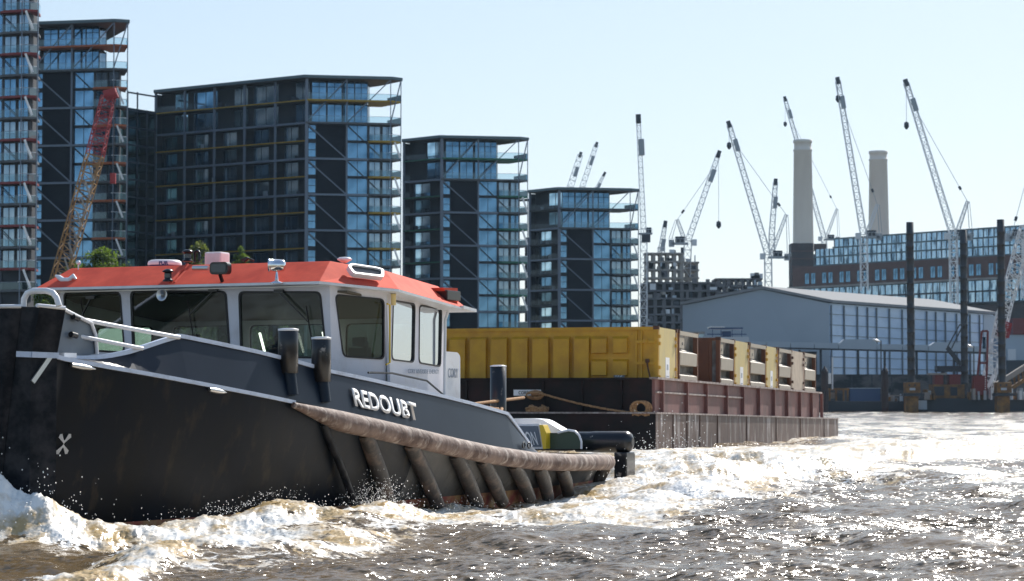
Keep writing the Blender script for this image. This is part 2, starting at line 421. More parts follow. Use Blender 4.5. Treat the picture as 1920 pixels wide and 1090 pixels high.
# side plate behind the knee with white edge
pl = [tX(112, 578, 3.1), tX(168, 606, 3.1), tX(176, 628, 3.1), tX(179, 664, 3.1), tX(125, 674, 3.1), tX(103, 668, 3.1)]
pl[0].y = max(pl[0].y, -9.0); pl[-1].y = max(pl[-1].y, -9.02)
mb = MB(); mb.plate((3.1, 0, 0), (0, 1, 0), (0, 0, 1), [(p.y, p.z) for p in pl][::-1][::-1], t=.05)
mb.build('wing_plate', M['greyp'], TUG)
mb = MB(); mb.tube([(3.2, -9.38, kz)]+[(3.13, p.y, p.z) for p in pl[:4]], .03, 8); mb.tube([(3.2, -9.38, kz), (3.45, -9.02, kz-.03)], .03, 8)
mb.build('plate_edging', M['white'], TUG)
# hoop handrail on the knee
y_ = -9.2; hp = [tY(x, y, y_) for x, y in ((44, 575), (45, 561), (51, 550), (62, 545.5), (88, 545.5), (99, 549), (106, 558), (111, 574))]
mb = MB(); mb.tube(hp, .045, 12); mb.build('hoop_rail', M['white'], TUG)
def hullpt(px, py, off=-.1):
    a = a_of(px, off); return Vector((hb(a)+off, a, z_of(a, hb(a)+off, py)))
mb = MB(); mb.tube([tX(110, 574, 2.98), tX(146, 598, 3.0), hullpt(240, 616, -.25), hullpt(335, 633)], .035, 10); mb.build('hand_rail', M['white'], TUG)
mb = MB(); mb.tube([hullpt(143, 630, -.35), hullpt(200, 641, -.2), hullpt(266, 654)], .032, 10); mb.build('hand_rail', M['white'], TUG)
for q_ in ((137, 594, 147, 598), (133, 627, 143, 630)):
    mb = MB(); mb.cyl(tX(*q_[:2], 3.15), tX(*q_[2:], 3.15), .045); mb.build('rail_socket', M['black'], TUG)
mb = MB(); a = a_of(134); mb.box((hb(a)-.16, a-.12, zc(a)+.0), (hb(a)-.06, a+.2, zc(a)+.07)); mb.build('lug', M['white'], TUG)
# ledge strip under stripe near the bow and mid
for x0, x1, dy in ((132, 178, 7), (392, 424, 6)):
    mb = MB(); pts = []
    for k in range(5):
        px = x0+(x1-x0)*k/4; a = a_of(px, .02); pts.append(Vector((hb(a)+.02, a, zs(a)-.07-.0)))
    mb.tube(pts, [.035, .045, .045, .035, .008], 8); mb.build('rubbing_ledge', M['steel'], TUG)
# thruster mark
c = hullpt(135, 833, -.08); cz = c.z; cy = c.y
mb = MB()
def mark(pts): 
    out = []
    for u, v in pts:
        a = cy+u*1.5; z = cz+v; t_ = zs(a)
        frac = z/t_; b = hb(a)-np.interp(frac, [.1, .45, .72, .9, 1], [.5, .32, .16, .06, .02])+.03
        out.append((b, a, z))
    return out
for sx in (1, -1):
    for sz in (1, -1):
        pts = [(0, .0), (.02*sx, .03*sz), (.085*sx, .1*sz), (.075*sx, .15*sz), (.045*sx, .155*sz), (.012*sx, .07*sz), (0, .05*sz)]
        q = mark(pts); mb.add(q, [tuple(range(7))]); mb.add(q, [tuple(reversed(range(7)))])
mb.build('thruster_mark', M['letter'], TUG)
# name lettering wrapped on the bulwark
me = text_mesh('REDOUBT', 1, .0, .03); xs = [v.co.x for v in me.vertices]; ys = [v.co.y for v in me.vertices]
x0, x1, y0, y1 = min(xs), max(xs), min(ys), max(ys)
bm = bmesh.new(); bm.from_mesh(me)
for v in bm.verts:
    u = (v.co.x-x0)/(x1-x0); t = (v.co.y-y0)/(y1-y0)
    px = 666+119*u; pt = 727+29*u; pb = 762+28*u
    a = a_of(px, -.02); zt = z_of(a, hb(a)-.06, pt); zb = z_of(a, hb(a)-.02, pb); z = zb+(zt-zb)*t
    fr = (z-zs(a))/max(.05, zc(a)-zs(a)); v.co = (hb(a)-.015-(TUMB-.015)*fr+.035, a, z)
r_ = bmesh.ops.extrude_face_region(bm, geom=list(bm.faces))
for v in r_['geom']:
    if isinstance(v, bmesh.types.BMVert): v.co.x += .012
bmesh.ops.recalc_face_normals(bm, faces=bm.faces); bm.to_mesh(me); bm.free(); me.materials.append(M['letter'])
o = inst('name_lettering', me, TUG)
# bollards on the port bulwark with their strips
for (x0, x1, yt, yb) in ((521, 558, 617, 674), (584, 619, 633, 690)):
    cx = (x0+x1)/2; a = a_of(cx, -.12); b = hb(a)-.12; zt = z_of(a, b, yt); zb_ = zs(a)
    mb = MB(); rr = .175
    mb.lathe((b, a, 0), [(0, zc(a)-.25), (rr, zc(a)-.25), (rr, zt-.02), (rr-.02, zt-.0), (0, zt+.01)], 20)
    bo = mb.build('bollard', M['bollard'], TUG)
    mb = MB(); mb.tube([(b+.06, a, zb_+.12), (b-.02, a, zc(a)-.05)], .13, 14); mb.build('bollard_foot', M['bulwark'], bo)
    mb = MB(); mb.lathe((b, a, zt), [(rr*.6, .012), (rr+.006, .0), (rr+.006, -.03), (rr, -.035)], 20); mb.build('bollard_cap', M['white'], bo)
# tall post aft
a = a_of(944, -.5)+.3; b = hb(a)-.75
mb = MB(); zt = z_of(a, b, 686); mb.lathe((b, a, 0), [(0, zs(a)-.1), (.175, zs(a)-.1), (.175, zt), (0, zt+.01)], 20); bo = mb.build('towing_post', M['bollard'], TUG)
mb = MB(); mb.lathe((b, a, zt), [(.1, .015), (.18, .0), (.18, -.02)], 20); mb.build('bollard_cap', M['white'], bo)
# ----------------------------------------------------------------- wheelhouse
WZ0, WZ1 = 1.0, 4.36
def dz(y): return -.085*max(0, y-.1)
top = [(-3.03, 0), (3.03, 0), (3.53, 1.36), (3.38, 4.3), (-3.38, 4.3), (-3.53, 1.36)]
RK = .16
def low(p, z):   # front parts rake outward to the top
    k = (WZ1-z)*RK; x, y = p
    if y == 0: return (x-(k*.35 if x > 0 else -k*.35), y+k, z)
    if y == 1.36: return (x-(k*.0 if x > 0 else 0), y+k*.6, z)
    return (x, y, z)
def wall(i, j, wins, name='wall'):
    A1 = Vector((*top[i], WZ1+dz(top[i][1]))); B1 = Vector((*top[j], WZ1+dz(top[j][1]))); A0 = Vector(low(top[i], WZ0)); B0 = Vector(low(top[j], WZ0))
    e1 = (B1-A1).normalized(); n = e1.cross((A1-A0)).normalized(); e2 = n.cross(e1).normalized()
    def uv(p): q = p-A0; return (q.dot(e1), q.dot(e2))
    outer = [uv(A0), uv(B0), uv(B1), uv(A1)]
    holes = []
    for w_ in wins:
        pts = [uv(ray_plane(x, y, A0, n, TM)) for x, y in w_] if len(w_[0]) == 2 else [uv(Vector(p)) for p in w_]
        holes.append(rpoly(pts, .12))
    mb = MB(); mb.plate(A0, e1, e2, outer, [h for h in holes], t=.06); wo = mb.build('wall', M['house'], TUG)
    return A0, e1, e2, n, holes
def fit(fr, gm):
    A0, e1, e2, n, holes = fr
    for h in holes:
        c = Vector((sum(p[0] for p in h)/len(h), sum(p[1] for p in h)/len(h)))
        inn = [((p[0]-c.x)*.97+c.x, (p[1]-c.y)*.965+c.y) for p in h]; out = [((p[0]-c.x)*1.012+c.x, (p[1]-c.y)*1.015+c.y) for p in h]
        mb = MB(); mb.plate(A0+n*.015, e1, e2, out, [inn], t=.05); wo = mb.build('window', M['gkt'], TUG)
        mb = MB(); pts = [A0-n*.02+e1*p[0]+e2*p[1] for p in h]; mb.add(pts, [tuple(range(len(pts)))]); mb.build('pane', gm, wo)
f1 = wall(0, 1, [[(122, 655), (234, 662), (226, 548), (120, 548)], [(250, 668), (432, 668), (424, 546), (245, 546)], [(452, 668), (613, 672), (601, 547), (448, 547)]])
fit(f1, M['glass'])
f2 = wall(1, 2, [[(643, 669), (720, 674), (720, 561), (628, 552)]]); fit(f2, M['glass'])
f3 = wall(2, 3, [[(734, 675), (776, 680), (778, 570), (737, 563)], [(785, 681), (826, 688), (828, 579), (786, 572)]]); fit(f3, M['glassr'])
def back(p, q): return None
f4 = wall(3, 4, [[(2.9, 4.3, 2.6), (1.1, 4.3, 2.6), (1.1, 4.3, 3.78), (2.9, 4.3, 3.78)], [(.7, 4.3, 2.6), (-1.2, 4.3, 2.6), (-1.2, 4.3, 3.78), (.7, 4.3, 3.78)], [(-1.5, 4.3, 2.6), (-3.1, 4.3, 2.6), (-3.1, 4.3, 3.78), (-1.5, 4.3, 3.78)]]); fit(f4, M['glass'])
f5 = wall(4, 5, [[(-3.53, 3.9, 2.9), (-3.53, 1.8, 2.9), (-3.53, 1.8, 3.85), (-3.53, 3.9, 3.75)]]); fit(f5, M['glass'])
f6 = wall(5, 0, [[(-3.46, 1.25, 3.0), (-3.08, .35, 3.0), (-3.08, .2, 3.95), (-3.46, 1.22, 3.95)]]); fit(f6, M['glass'])
# interior
mb = MB(); mb.prism([(-3.3, .6), (3.3, .6), (3.3, 4.1), (-3.3, 4.1)], 2.0, 2.06); mb.build('cabin_floor', M['inside'], TUG)
mb = MB(); mb.box((-2.6, .62, 2.06), (2.6, 1.25, 2.78)); mb.box((-2.4, 1.26, 2.5), (-1.2, 1.7, 2.7)); mb.box((.4, .7, 2.78), (1.0, .95, 3.0)); mb.box((-.9, .7, 2.78), (-.3, .95, 3.02)); mb.box((1.5,.75,2.78),(1.75,1,2.98)); mb.build('helm_console', M['inside'], TUG, bevel=.02)
mb = MB(); mb.prism([(-3.3, .2), (3.3, .2), (3.3, 4.2), (-3.3, 4.2)], lambda x, y: 4.22+dz(y), lambda x, y: 4.26+dz(y)); mb.build('cabin_ceiling', M['wood'], TUG)
for sx in (.55, -1.6):
    mb = MB(); mb.cyl((sx, 2.4, 2.06), (sx, 2.4, 2.5), .05); mb.box((sx-.27, 2.15, 2.5), (sx+.27, 2.68, 2.62)); mb.box((sx-.26, 2.6, 2.6), (sx+.26, 2.72, 3.32)); mb.box((sx-.16, 2.6, 3.34), (sx+.16, 2.7, 3.55)); mb.build('helm_seat', M['inside'], TUG, bevel=.02)
mb = MB(); mb.tube([(2.15+.24*math.cos(t), 1.32, 2.86+.24*math.sin(t)) for t in np.linspace(0, 2*math.pi, 24, endpoint=False)], .015, 8, closed=True); mb.bar((2.15, 1.32, 2.62), (2.15, 1.32, 3.1), .02); mb.bar((1.91, 1.32, 2.86), (2.39, 1.32, 2.86), .02); mb.build('steering_wheel', M['black'], TUG)
for x in (-.75, -.25, .75):
    mb = MB(); mb.bar((x, 3.9, 3.6), (x+.12, 3.9, 3.2), .05, .03); mb.build('tube_light', M['lamp'], TUG)
mb = MB(); mb.box((2.1, 3.6, 2.06), (3.3, 4.1, 3.1)); mb.box((2.45, 3.7, 3.1), (2.65, 3.9, 3.15)); mb.box((2.8, 3.7, 3.1), (3.05, 3.9, 3.1)); mb.build('side_counter', M['white'], TUG)
# roof
EZ = 4.40; TZ = 4.84
eave = [(-3.32, -.38), (3.02, -.38), (3.86, 1.22), (3.86, 4.36), (-3.86, 4.36), (-3.86, 1.22)]
tp_ = [(-3.0, .35), (2.85, .35), (3.3, 1.75), (3.3, 4.1), (-3.3, 4.1), (-3.3, 1.75)]
mb = MB(); n = 6
vv = [(x, y, EZ+dz(y)) for x, y in eave]+[(x, y, TZ+dz(y)) for x, y in tp_]
mb.add(vv, [(i, (i+1) % n, n+(i+1) % n, n+i) for i in range(n)]+[tuple(range(n, 2*n))])
roof = mb.build('roof', M['red'], TUG, bevel=.012)
mb = MB(); mb.prism(eave, lambda x, y: EZ-.05+dz(y), lambda x, y: EZ-.002+dz(y)); mb.build('eave', M['white'], TUG)
mb = MB(); mb.prism([(x*1.0, y) for x, y in top], lambda x, y: WZ1+dz(y), lambda x, y: EZ-.052+dz(y)); mb.build('wall_head', M['house'], TUG)
# skylight on port chamfer slope
A = Vector((*eave[1], EZ)); B = Vector((*eave[2], EZ+dz(eave[2][1]))); C_ = Vector((*tp_[1], TZ+dz(tp_[1][1]))); e1 = (B-A).normalized(); nn = e1.cross(C_-A).normalized(); e2 = nn.cross(e1)
qs = [ray_plane(x, y, A, nn, TM)-A for x, y in ((659, 520), (716, 527), (716, 512), (702, 508), (655, 501), (648, 505))]
pts = [(q.dot(e1), q.dot(e2)) for q in qs]; cx_ = sum(p[0] for p in pts)/6; cy_ = sum(p[1] for p in pts)/6
inn = [((a-cx_)*.86+cx_, (b-cy_)*.72+cy_) for a, b in pts]
mb = MB(); mb.plate(A+nn*.10, e1, e2, rpoly(pts, .06), [rpoly(inn, .05)], t=.1); sk = mb.build('skylight', M['white'], roof)
mb = MB(); mb.plate(A+nn*.06, e1, e2, rpoly(inn, .05), t=.02); mb.build('pane', M['lens'], sk)
# visor box aft port with floodlight
mb = MB(); z0 = EZ
q = [tX(812, 540, 3.5), tX(838, 541, 3.5), tX(838, 568, 3.5), tX(818, 563, 3.5)]
mb.plate((3.74, 0, 0), (0, 1, 0), (0, 0, 1), [(q[3].y, q[3].z), (q[2].y, q[2].z), (q[1].y, q[1].z), (q[0].y, q[0].z)], t=.5); mb.build('roof_box', M['red'], TUG)
def lampbox(x0, y0, x1, y1, X, dep=.3, name='floodlight'):
    a = tX(x0, y0, X); b = tX(x1, y1, X); mb = MB(); mb.box((X-dep, min(a.y, b.y), min(a.z, b.z)), (X, max(a.y, b.y), max(a.z, b.z))); return mb.build(name, M['black'], TUG, bevel=.02)
lampbox(839, 544, 864, 565, 3.8, .3)
mb = MB(); q = tX(835, 568, 3.9); mb.prism([(3.3, 4.0), (3.92, 4.0), (3.92, 4.62), (3.3, 4.62)], lambda x, y: EZ-.03+dz(y), lambda x, y: EZ+.03+dz(y)); mb.build('rear_flap', M['white'], TUG)
# radar dome
c = tY(309, 491, 1.6); mb = MB(); mb.lathe((c.x, c.y, TZ+.02), [(0, 0), (.22, 0), (.33, .02), (.34, .05)], 28, 1); mb.lathe((c.x, c.y, TZ+.02), [(.34, .05), (.345, .08), (.33, .13), (.28, .155), (0, .165)], 28, 0)
rd = mb.build('radar_dome', [M['white'], M['bluet']], TUG)
me = text_mesh('FUR', .1, .006, .004); me.materials.append(M['bluet']); 
for v in me.vertices:
    ang = -1.35+v.co.x*3.0; rr = .345+v.co.z*.5; v.co = (c.x+rr*math.cos(ang), c.y+rr*math.sin(ang), TZ+.07+v.co.y*.9)
o = inst('lettering', me, rd)
# nav lamps
def navlamp(px, py, y, s=1.0):
    c = tY(px, py, y); mb = MB(); mb.lathe((c.x, c.y, c.z), [(0, 0), (.10*s, 0), (.10*s, .03), (.07*s, .04), (.07*s, .17*s), (.11*s, .18*s), (.11*s, .2*s), (.04*s, .24*s), (0, .24*s)], 18, 0)
    mb.lathe((c.x, c.y, c.z), [(.073*s, .07*s), (.073*s, .15*s)], 18, 1); return mb.build('navigation_lamp', [M['black'], M['lens']], TUG)
navlamp(315, 528, -.5); navlamp(352, 491, .45)
c = tY(303, 553, -.3); mb = MB(); mb.lathe(c, [(.02, -.18), (.04, -.15), (.06, -.08), (.125, 0), (.11, 0), (.05, -.05)], 18, 0, ax=(0, -1, 0)); mb.build('loudhailer', M['steel'], TUG)
mb = MB(); mb.tube([tY(365, 492, .6), tY(365, 473, .6), tY(370, 470, .6), tY(374, 473, .6), tY(374, 491, .6)], .025, 8); mb.build('vent_pipe', M['black'], TUG)
mb = MB(); mb.tube([tY(320, 530, -.3), tY(352, 497, .35)], .04, 8); mb.tube([tY(327, 531, -.3), tY(358, 498, .35)], .03, 8); mb.build('cable_conduit', M['red'], TUG)
# rectangular floodlight
a = tY(393, 515, -.45); b = tY(427, 491, -.45); mb = MB(); mb.plate((0, -.45, 0), (1, 0, 0), (0, 0, 1), rrect(a.x, a.z, b.x, b.z, .07), t=.14, mi=0)
mb.plate((0, -.462, 0), (1, 0, 0), (0, 0, 1), rrect(a.x+.035, a.z+.035, b.x-.035, b.z-.035, .05), t=.01, mi=1)
mb.bar(((a.x+b.x)/2, -.4, a.z), ((a.x+b.x)/2, -.3, EZ+.02), .05, .05); mb.build('floodlight', [M['black'], M['lens']], TUG)
mb = MB(); mb.cyl(tY(362, 503, -.2), tY(391, 503, -.2), .045); mb.build('lamp_barrel', M['steel'], TUG)
# white sensor box
a = tY(383, 490, .9); b = tY(414, 472, .9); mb = MB(); mb.box((a.x, .9, TZ-.02), (b.x, 1.25, b.z)); mb.build('sensor_box', M['white'], TUG, bevel=.035)
# searchlight (chrome)
c = tY(519, 498, -.45); mb = MB(); ax = Vector((-.93, -.34, 0.0)).normalized()
mb.lathe(c, [(0, -.17), (.06, -.165), (.105, -.13), (.115, -.05), (.118, .12), (.128, .12), (.128, .15), (.11, .15)], 24, 0, ax=ax); mb.lathe(c, [(.11, .14), (0, .13)], 24, 1, ax=ax)
mb.lathe((c.x, c.y, c.z-.34), [(.12, 0), (.12, .02), (.035, .05), (.02, .22)], 16, 0); mb.build('searchlight', [M['chrome'], M['lens']], TUG)
# antennas
c = tY(646, 493, 1.2); mb = MB(); mb.lathe((c.x, c.y, TZ), [(0, 0), (.05, 0), (.14, .05), (.145, .07), (.1, .1), (0, .11)], 20); mb.build('satellite_antenna', M['white'], TUG)
c = tY(147, 493, 0.3); mb = MB(); mb.lathe((c.x, c.y, c.z), [(0, -.04), (.035, -.03), (.045, 0), (.035, .035), (0, .045)], 14); mb.cyl((c.x, c.y, TZ-.25), (c.x, c.y, c.z), .012); mb.build('gps_antenna', M['white'], TUG)
mb = MB(); mb.tube([tY(104, 517, -.1), tY(110, 520, -.1), tY(118, 526, -.1), tY(130, 526, -.1), tY(138, 518, -.1), tY(143, 524, -.1)], [.02, .05, .06, .06, .05, .02], 10); mb.build('searchlight_bracket', M['white'], TUG)
mb = MB(); mb.tube([tY(453, 488, .8), tY(462, 483, .8), tY(476, 489, .8)], .02, 6); mb.cyl(tY(458, 490, .8), tY(466, 484, .8), .03); mb.build('roof_fitting', M['black'], TUG)
# deck lamp and grab rail on the port corner
c = tX(736, 561, 3.6); mb = MB(); mb.cyl((3.62, c.y, c.z-.12), (3.62, c.y, c.z+.1), .05, mi=1); mb.cyl((3.62, c.y, c.z+.1), (3.62, c.y, c.z+.17), .06, mi=0); mb.build('deck_lamp', [M['black'], M['lampy']], TUG)
mb = MB(); mb.tube([tX(726, 570, 3.62), tX(731, 572, 3.62), tX(731, 680, 3.62), tX(724, 684, 3.62)], .018, 8); mb.build('grab_rail', M['yellow'], TUG)
# wipers
for x0, y0, x1, y1 in ((400, 546, 355, 590), (523, 548, 578, 604), (170, 560, 155, 590)):
    A0, e1_, e2_, n_, _h = f1
    p = [ray_plane(x, y, A0+n_*.06, n_, TM) for x, y in ((x0, y0), (x1, y1))]; q2 = ray_plane(x1+8, y1+45, A0+n_*.05, n_, TM); q3 = ray_plane(x1-4, y1-30, A0+n_*.05, n_, TM)
    mb = MB(); mb.bar(p[0], p[1], .035, .02); mb.bar(q2, q3, .018, .018); mb.bar(p[0]+Vector((-.1, 0, .02)), p[0]+Vector((.1, 0, .02)), .06, .06); mb.build('wiper', M['black'], TUG)
# drain pipe / beam along the front head
mb = MB(); mb.bar((-3.0, -.06, WZ1-.03), (3.0, -.06, WZ1-.03), .05, .03); mb.build('gutter', M['steel'], TUG)
# hand rail, locker, board, rope on side deck
mb = MB(); mb.tube([hullpt(690, 699, -.35), hullpt(735, 700, -.35), hullpt(800, 714, -.35), hullpt(840, 748, -.3)], .02, 8); mb.build('side_rail', M['black'], TUG)
mb = MB(); p = hullpt(770, 722, -.75); mb.box((p.x-.3, p.y-.1, 1.3), (p.x+.0, p.y+1.35, p.z+.02)); mb.build('side_locker', M['white'], TUG, bevel=.03)
X = 3.35
q = [tX(x, y, X) for x, y in ((834, 758), (863, 758), (863, 668), (858, 661), (834, 659))]
mb = MB(); mb.plate((X, 0, 0), (0, 1, 0), (0, 0, 1), rpoly([(p.y, p.z) for p in q], .08), t=.06); bd = mb.build('name_board', M['white'], TUG)
me = text_mesh('CORY', 1, .004, .0); me.materials.append(M['greyt'])
a0 = tX(840, 708, X+.012); a1 = tX(859, 691, X+.012); xs = [v.co.x for v in me.vertices]; mx_ = max(xs)
for v in me.vertices: v.co = (X+.012+v.co.z, a0.y+(a1.y-a0.y)*v.co.x/mx_, a0.z+(a1.z-a0.z)*v.co.y/.7)
inst('lettering', me, bd)
me = text_mesh('CORY RIVERSIDE ENERGY', 1, .003, .0); me.materials.append(M['greyt']); xs = [v.co.x for v in me.vertices]; mx_ = max(xs)
a0 = tX(765, 700, 3.55); a1 = tX(823, 699, 3.55)
for v in me.vertices: v.co = (3.55+v.co.z, a0.y+(a1.y-a0.y)*v.co.x/mx_, a0.z+.085*v.co.y/.7)
inst('company_lettering', me, TUG)
# frame post behind the board
mb = MB(); mb.tube([tX(833, 744, 3.5), tX(835, 600, 3.5), tX(840, 585, 3.5)], .03, 8); mb.build('corner_post', M['white'], TUG)
# ropes on deck
def coil(mb, c, r0, n, jit, th, sz=.12):
    for i in range(n):
        pts = []; rr = r0*random.uniform(.55, 1.1); ph = random.random()*6
        for k in range(20):
            t = ph+k/19*random.uniform(4.5, 6.2); pts.append(Vector(c)+Vector((rr*math.cos(t)*.8, rr*math.sin(t)*1.7, sz*i/n+.05*math.sin(3*t+i)+random.uniform(-jit, jit))))
        mb.tube(pts, th, 6)
mb = MB(); c = hullpt(905, 766, -.6); coil(mb, (c.x, c.y, c.z-.14), .38, 9, .02, .035); mb.tube([hullpt(872, 760, -.5), hullpt(925, 753, -.6), hullpt(982, 746, -1.2)], .035, 8); mb.build('rope_coil', M['rope'], TUG)
# white coaming, port-of-registry plate, gate and stern roller
Y1 = 15.0
def stern(pts, y, name, m, t=.06, r=.06, y2=None):
    q = [tY(x, yy, y) for x, yy in pts]; mb = MB(); mb.plate((0, y, 0), (1, 0, 0), (0, 0, 1), rpoly([(p.x, p.z) for p in q], r), t=t); return mb.build(name, m, TUG)
stern([(955, 812), (1060, 812), (1045, 803), (1018, 787), (1000, 785), (955, 785)], 15.0, 'stern_coaming', M['white'], .5, .1)
stern([(950, 842), (1020, 842), (1012, 795), (950, 795)], 14.4, 'registry_plate', M['white'], .05, .02)
lp = stern([(952, 838), (1015, 838), (1008, 799), (952, 799)], 14.37, 'registry_panel', M['greyp'], .02, .02)
me = text_mesh('LONDON', 1, .004, .006); me.materials.append(M['letter']); xs = [v.co.x for v in me.vertices]; mx_ = max(xs)
a0 = tY(948, 834, 14.355); a1 = tY(1006, 809, 14.355)
for v in me.vertices: v.co = (a0.x+(a1.x-a0.x)*v.co.x/mx_+.1*(-v.co.y/.7)+.05, 14.355-v.co.z, a0.z+(a1.z-a0.z)*v.co.y/.72)
inst('lettering', me, lp)
stern([(1018, 842), (1024, 842), (1024, 812), (1018, 797), (1011, 797)], 14.35, 'gate_edge', M['yellow'], .3, .01)
stern([(1024, 842), (1090, 842), (1089, 824), (1082, 812), (1066, 807), (1048, 812), (1024, 812)], 14.6, 'stern_gate', M['green'], .05, .03)
mb = MB(); mb.tube([tY(x, y, 14.58) for x, y in ((1046, 812), (1056, 809), (1066, 807), (1078, 809), (1086, 817), (1090, 828), (1090, 842))], .03, 8); mb.build('gate_edging', M['white'], TUG)
p0 = tY(1082, 829, 15.3); p1 = tY(1176, 829, 15.3); p2 = tY(1187, 829, 15.3)
mb = MB(); mb.tube([p0, p0.lerp(p1, .3), p0.lerp(p1, .35), p1, p1.lerp(p2, .6), p2], [.26, .26, .27, .27, .22, .1], 18); mb.build('stern_roller', M['bollard'], TUG)
mb = MB(); p = tY(1172, 852, 15.2); mb.box((p.x-.22, 15.0, .2), (p.x+.12, 15.6, p.z+.05)); mb.build('roller_bracket', M['bollard'], TUG, bevel=.03)
for px in (982, 992):
    c = hullpt(px, 838, -.0); mb = MB(); mb.tube([c+Vector((0, .07*math.cos(t), .03+.06*math.sin(t))) for t in np.linspace(0, 2*math.pi, 12, endpoint=False)], .016, 6, closed=True); mb.build('shackle', M['black'], TUG)
# helmsman in the wheelhouse
def skinned(name, pts, edges, radii, m, sub=2):
    me = bpy.data.meshes.new(name); me.from_pydata(pts, edges, []); o = bpy.data.objects.new(name, me); COL.objects.link(o)
    md = o.modifiers.new('s', 'SKIN'); md.use_smooth_shade = True
    for i, r_ in enumerate(radii): me.skin_vertices[0].data[i].radius = r_ if isinstance(r_, tuple) else (r_, r_)
    me.skin_vertices[0].data[0].use_root = True
    o.modifiers.new('b', 'SUBSURF').levels = sub
    dg = bpy.context.evaluated_depsgraph_get(); m2 = bpy.data.meshes.new_from_object(o.evaluated_get(dg)); bpy.data.objects.remove(o)
    m2.name = name; m2.materials.clear(); m2.materials.append(m); return m2
pts = [(0, 0, .10), (0, -.01, .3), (0, 0, .52), (0, 0, .62), (0, -.01, .70), (0, -.03, .80), (0, -.02, .88),
       (.17, 0, .55), (.26, -.12, .32), (.20, -.38, .24), (.19, -.45, .24), (-.17, 0, .55), (-.26, -.12, .32), (-.20, -.38, .24), (-.19, -.45, .24),
       (.10, -.05, .08), (.13, -.45, .07), (.13, -.48, -.38), (.13, -.6, -.42), (-.10, -.05, .08), (-.13, -.45, .07), (-.13, -.48, -.38), (-.13, -.6, -.42)]
ed = [(0, 1), (1, 2), (2, 3), (3, 4), (4, 5), (5, 6), (2, 7), (7, 8), (8, 9), (9, 10), (2, 11), (11, 12), (12, 13), (13, 14), (0, 15), (15, 16), (16, 17), (17, 18), (0, 19), (19, 20), (20, 21), (21, 22)]
ra = [(.16, .11), (.15, .11), (.17, .10), .06, .07, (.085, .1), .06, .06, .045, .035, .03, .06, .045, .035, .03, .09, .07, .045, .035, .09, .07, .045, .035]
M['cloth'] = mat('silhouette_shade', (.012, .014, .018), .9)  # whole figure near black, silhouette shade put into its colour
wp = TM @ Vector((.55, 2.42, 2.62))
o = bpy.data.objects.new('person', skinned('person', pts, ed, ra, M['cloth'])); COL.objects.link(o); o.location = wp; o.rotation_euler = (0, 0, R(-24))
tag(o, 'person in dark silhouette seated behind the middle wheelhouse window of the tug', 'person')
# ================================================================= barge and its containers
BRZ = R(-17.93); BRX = -.0132
BG = empty('barge', (6.06, 94, 0), BRZ, BRX)
tag(BG, 'rusty brown cargo barge towed behind the tug with a row of containers in its hold', 'barge')
BM = frame(BG)
M['rust'] = mat('barge_red_oxide', (.20, .085, .075), .65, c2=(.10, .05, .045), scale=.8, stretch=(1, 1, .6), lo=.4, hi=.7, c3=(.30, .20, .17), s3=4, lo3=.6, hi3=.8)
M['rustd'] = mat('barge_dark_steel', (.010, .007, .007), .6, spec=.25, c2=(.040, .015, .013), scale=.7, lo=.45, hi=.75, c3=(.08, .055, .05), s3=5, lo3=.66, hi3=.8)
M['hullw'] = mat('barge_weathered_hull', (.095, .052, .038), .6, c2=(.40, .37, .36), scale=.6, stretch=(3, 3, .45), lo=.53, hi=.66, c3=(.035, .022, .02), s3=2.2, lo3=.54, hi3=.66, bump=.3, bscale=8)
M['edge'] = mat('barge_edge_scale', (.42, .36, .33), .7, c2=(.15, .1, .09), scale=5)
M['cy'] = mat('container_yellow', (.54, .29, .012), .5, c2=(.44, .22, .012), scale=1.5, c3=(.25, .12, .03), s3=5, lo3=.66, hi3=.8)
M['cyp'] = mat('container_pale_yellow', (.58, .45, .17), .55, c2=(.50, .40, .18), scale=1.5, stretch=(1, 1, .4), c3=(.45, .43, .38), s3=4, lo3=.62, hi3=.72)
M['cg'] = mat('container_stone_grey', (.42, .37, .29), .6, c2=(.36, .31, .25), scale=3, stretch=(4, 4, .4), bump=.1)
M['cgd'] = mat('container_recess', (.10, .09, .075), .7, c2=(.2, .2, .19), scale=2)
M['cb'] = mat('container_brown', (.16, .06, .025), .6, c2=(.09, .035, .02), scale=1.2, stretch=(1, 1, .5))
M['cbg'] = mat('container_beige', (.52, .43, .33), .7, c2=(.42, .34, .26), scale=2, c3=(.3, .16, .08), s3=5, lo3=.62, hi3=.75)
M['latch'] = mat('container_latch', (.08, .03, .015), .6)
L_ = 37.8; BWID = 12.5; ZC = 3.05
# lower hull : front ledge forward by .9
mb = MB(); hullpoly = [(0, -.55), (0, 43.0), (-BWID, 43.0), (-BWID, -.55)]
mb.prism(hullpoly, -1.2, 1.62)
me = mb.mesh('hull', [M['hullw']]); 
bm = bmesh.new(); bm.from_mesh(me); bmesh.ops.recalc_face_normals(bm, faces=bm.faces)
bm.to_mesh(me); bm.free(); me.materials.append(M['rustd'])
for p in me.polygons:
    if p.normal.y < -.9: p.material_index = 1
o = inst('hull', me, BG)
mb = MB(); mb.prism([(.06, -.62), (.06, 43.05), (-BWID, 43.05), (-BWID, -.62)], 1.622, 1.69); mb.build('hull_ledge', M['edge'], BG)
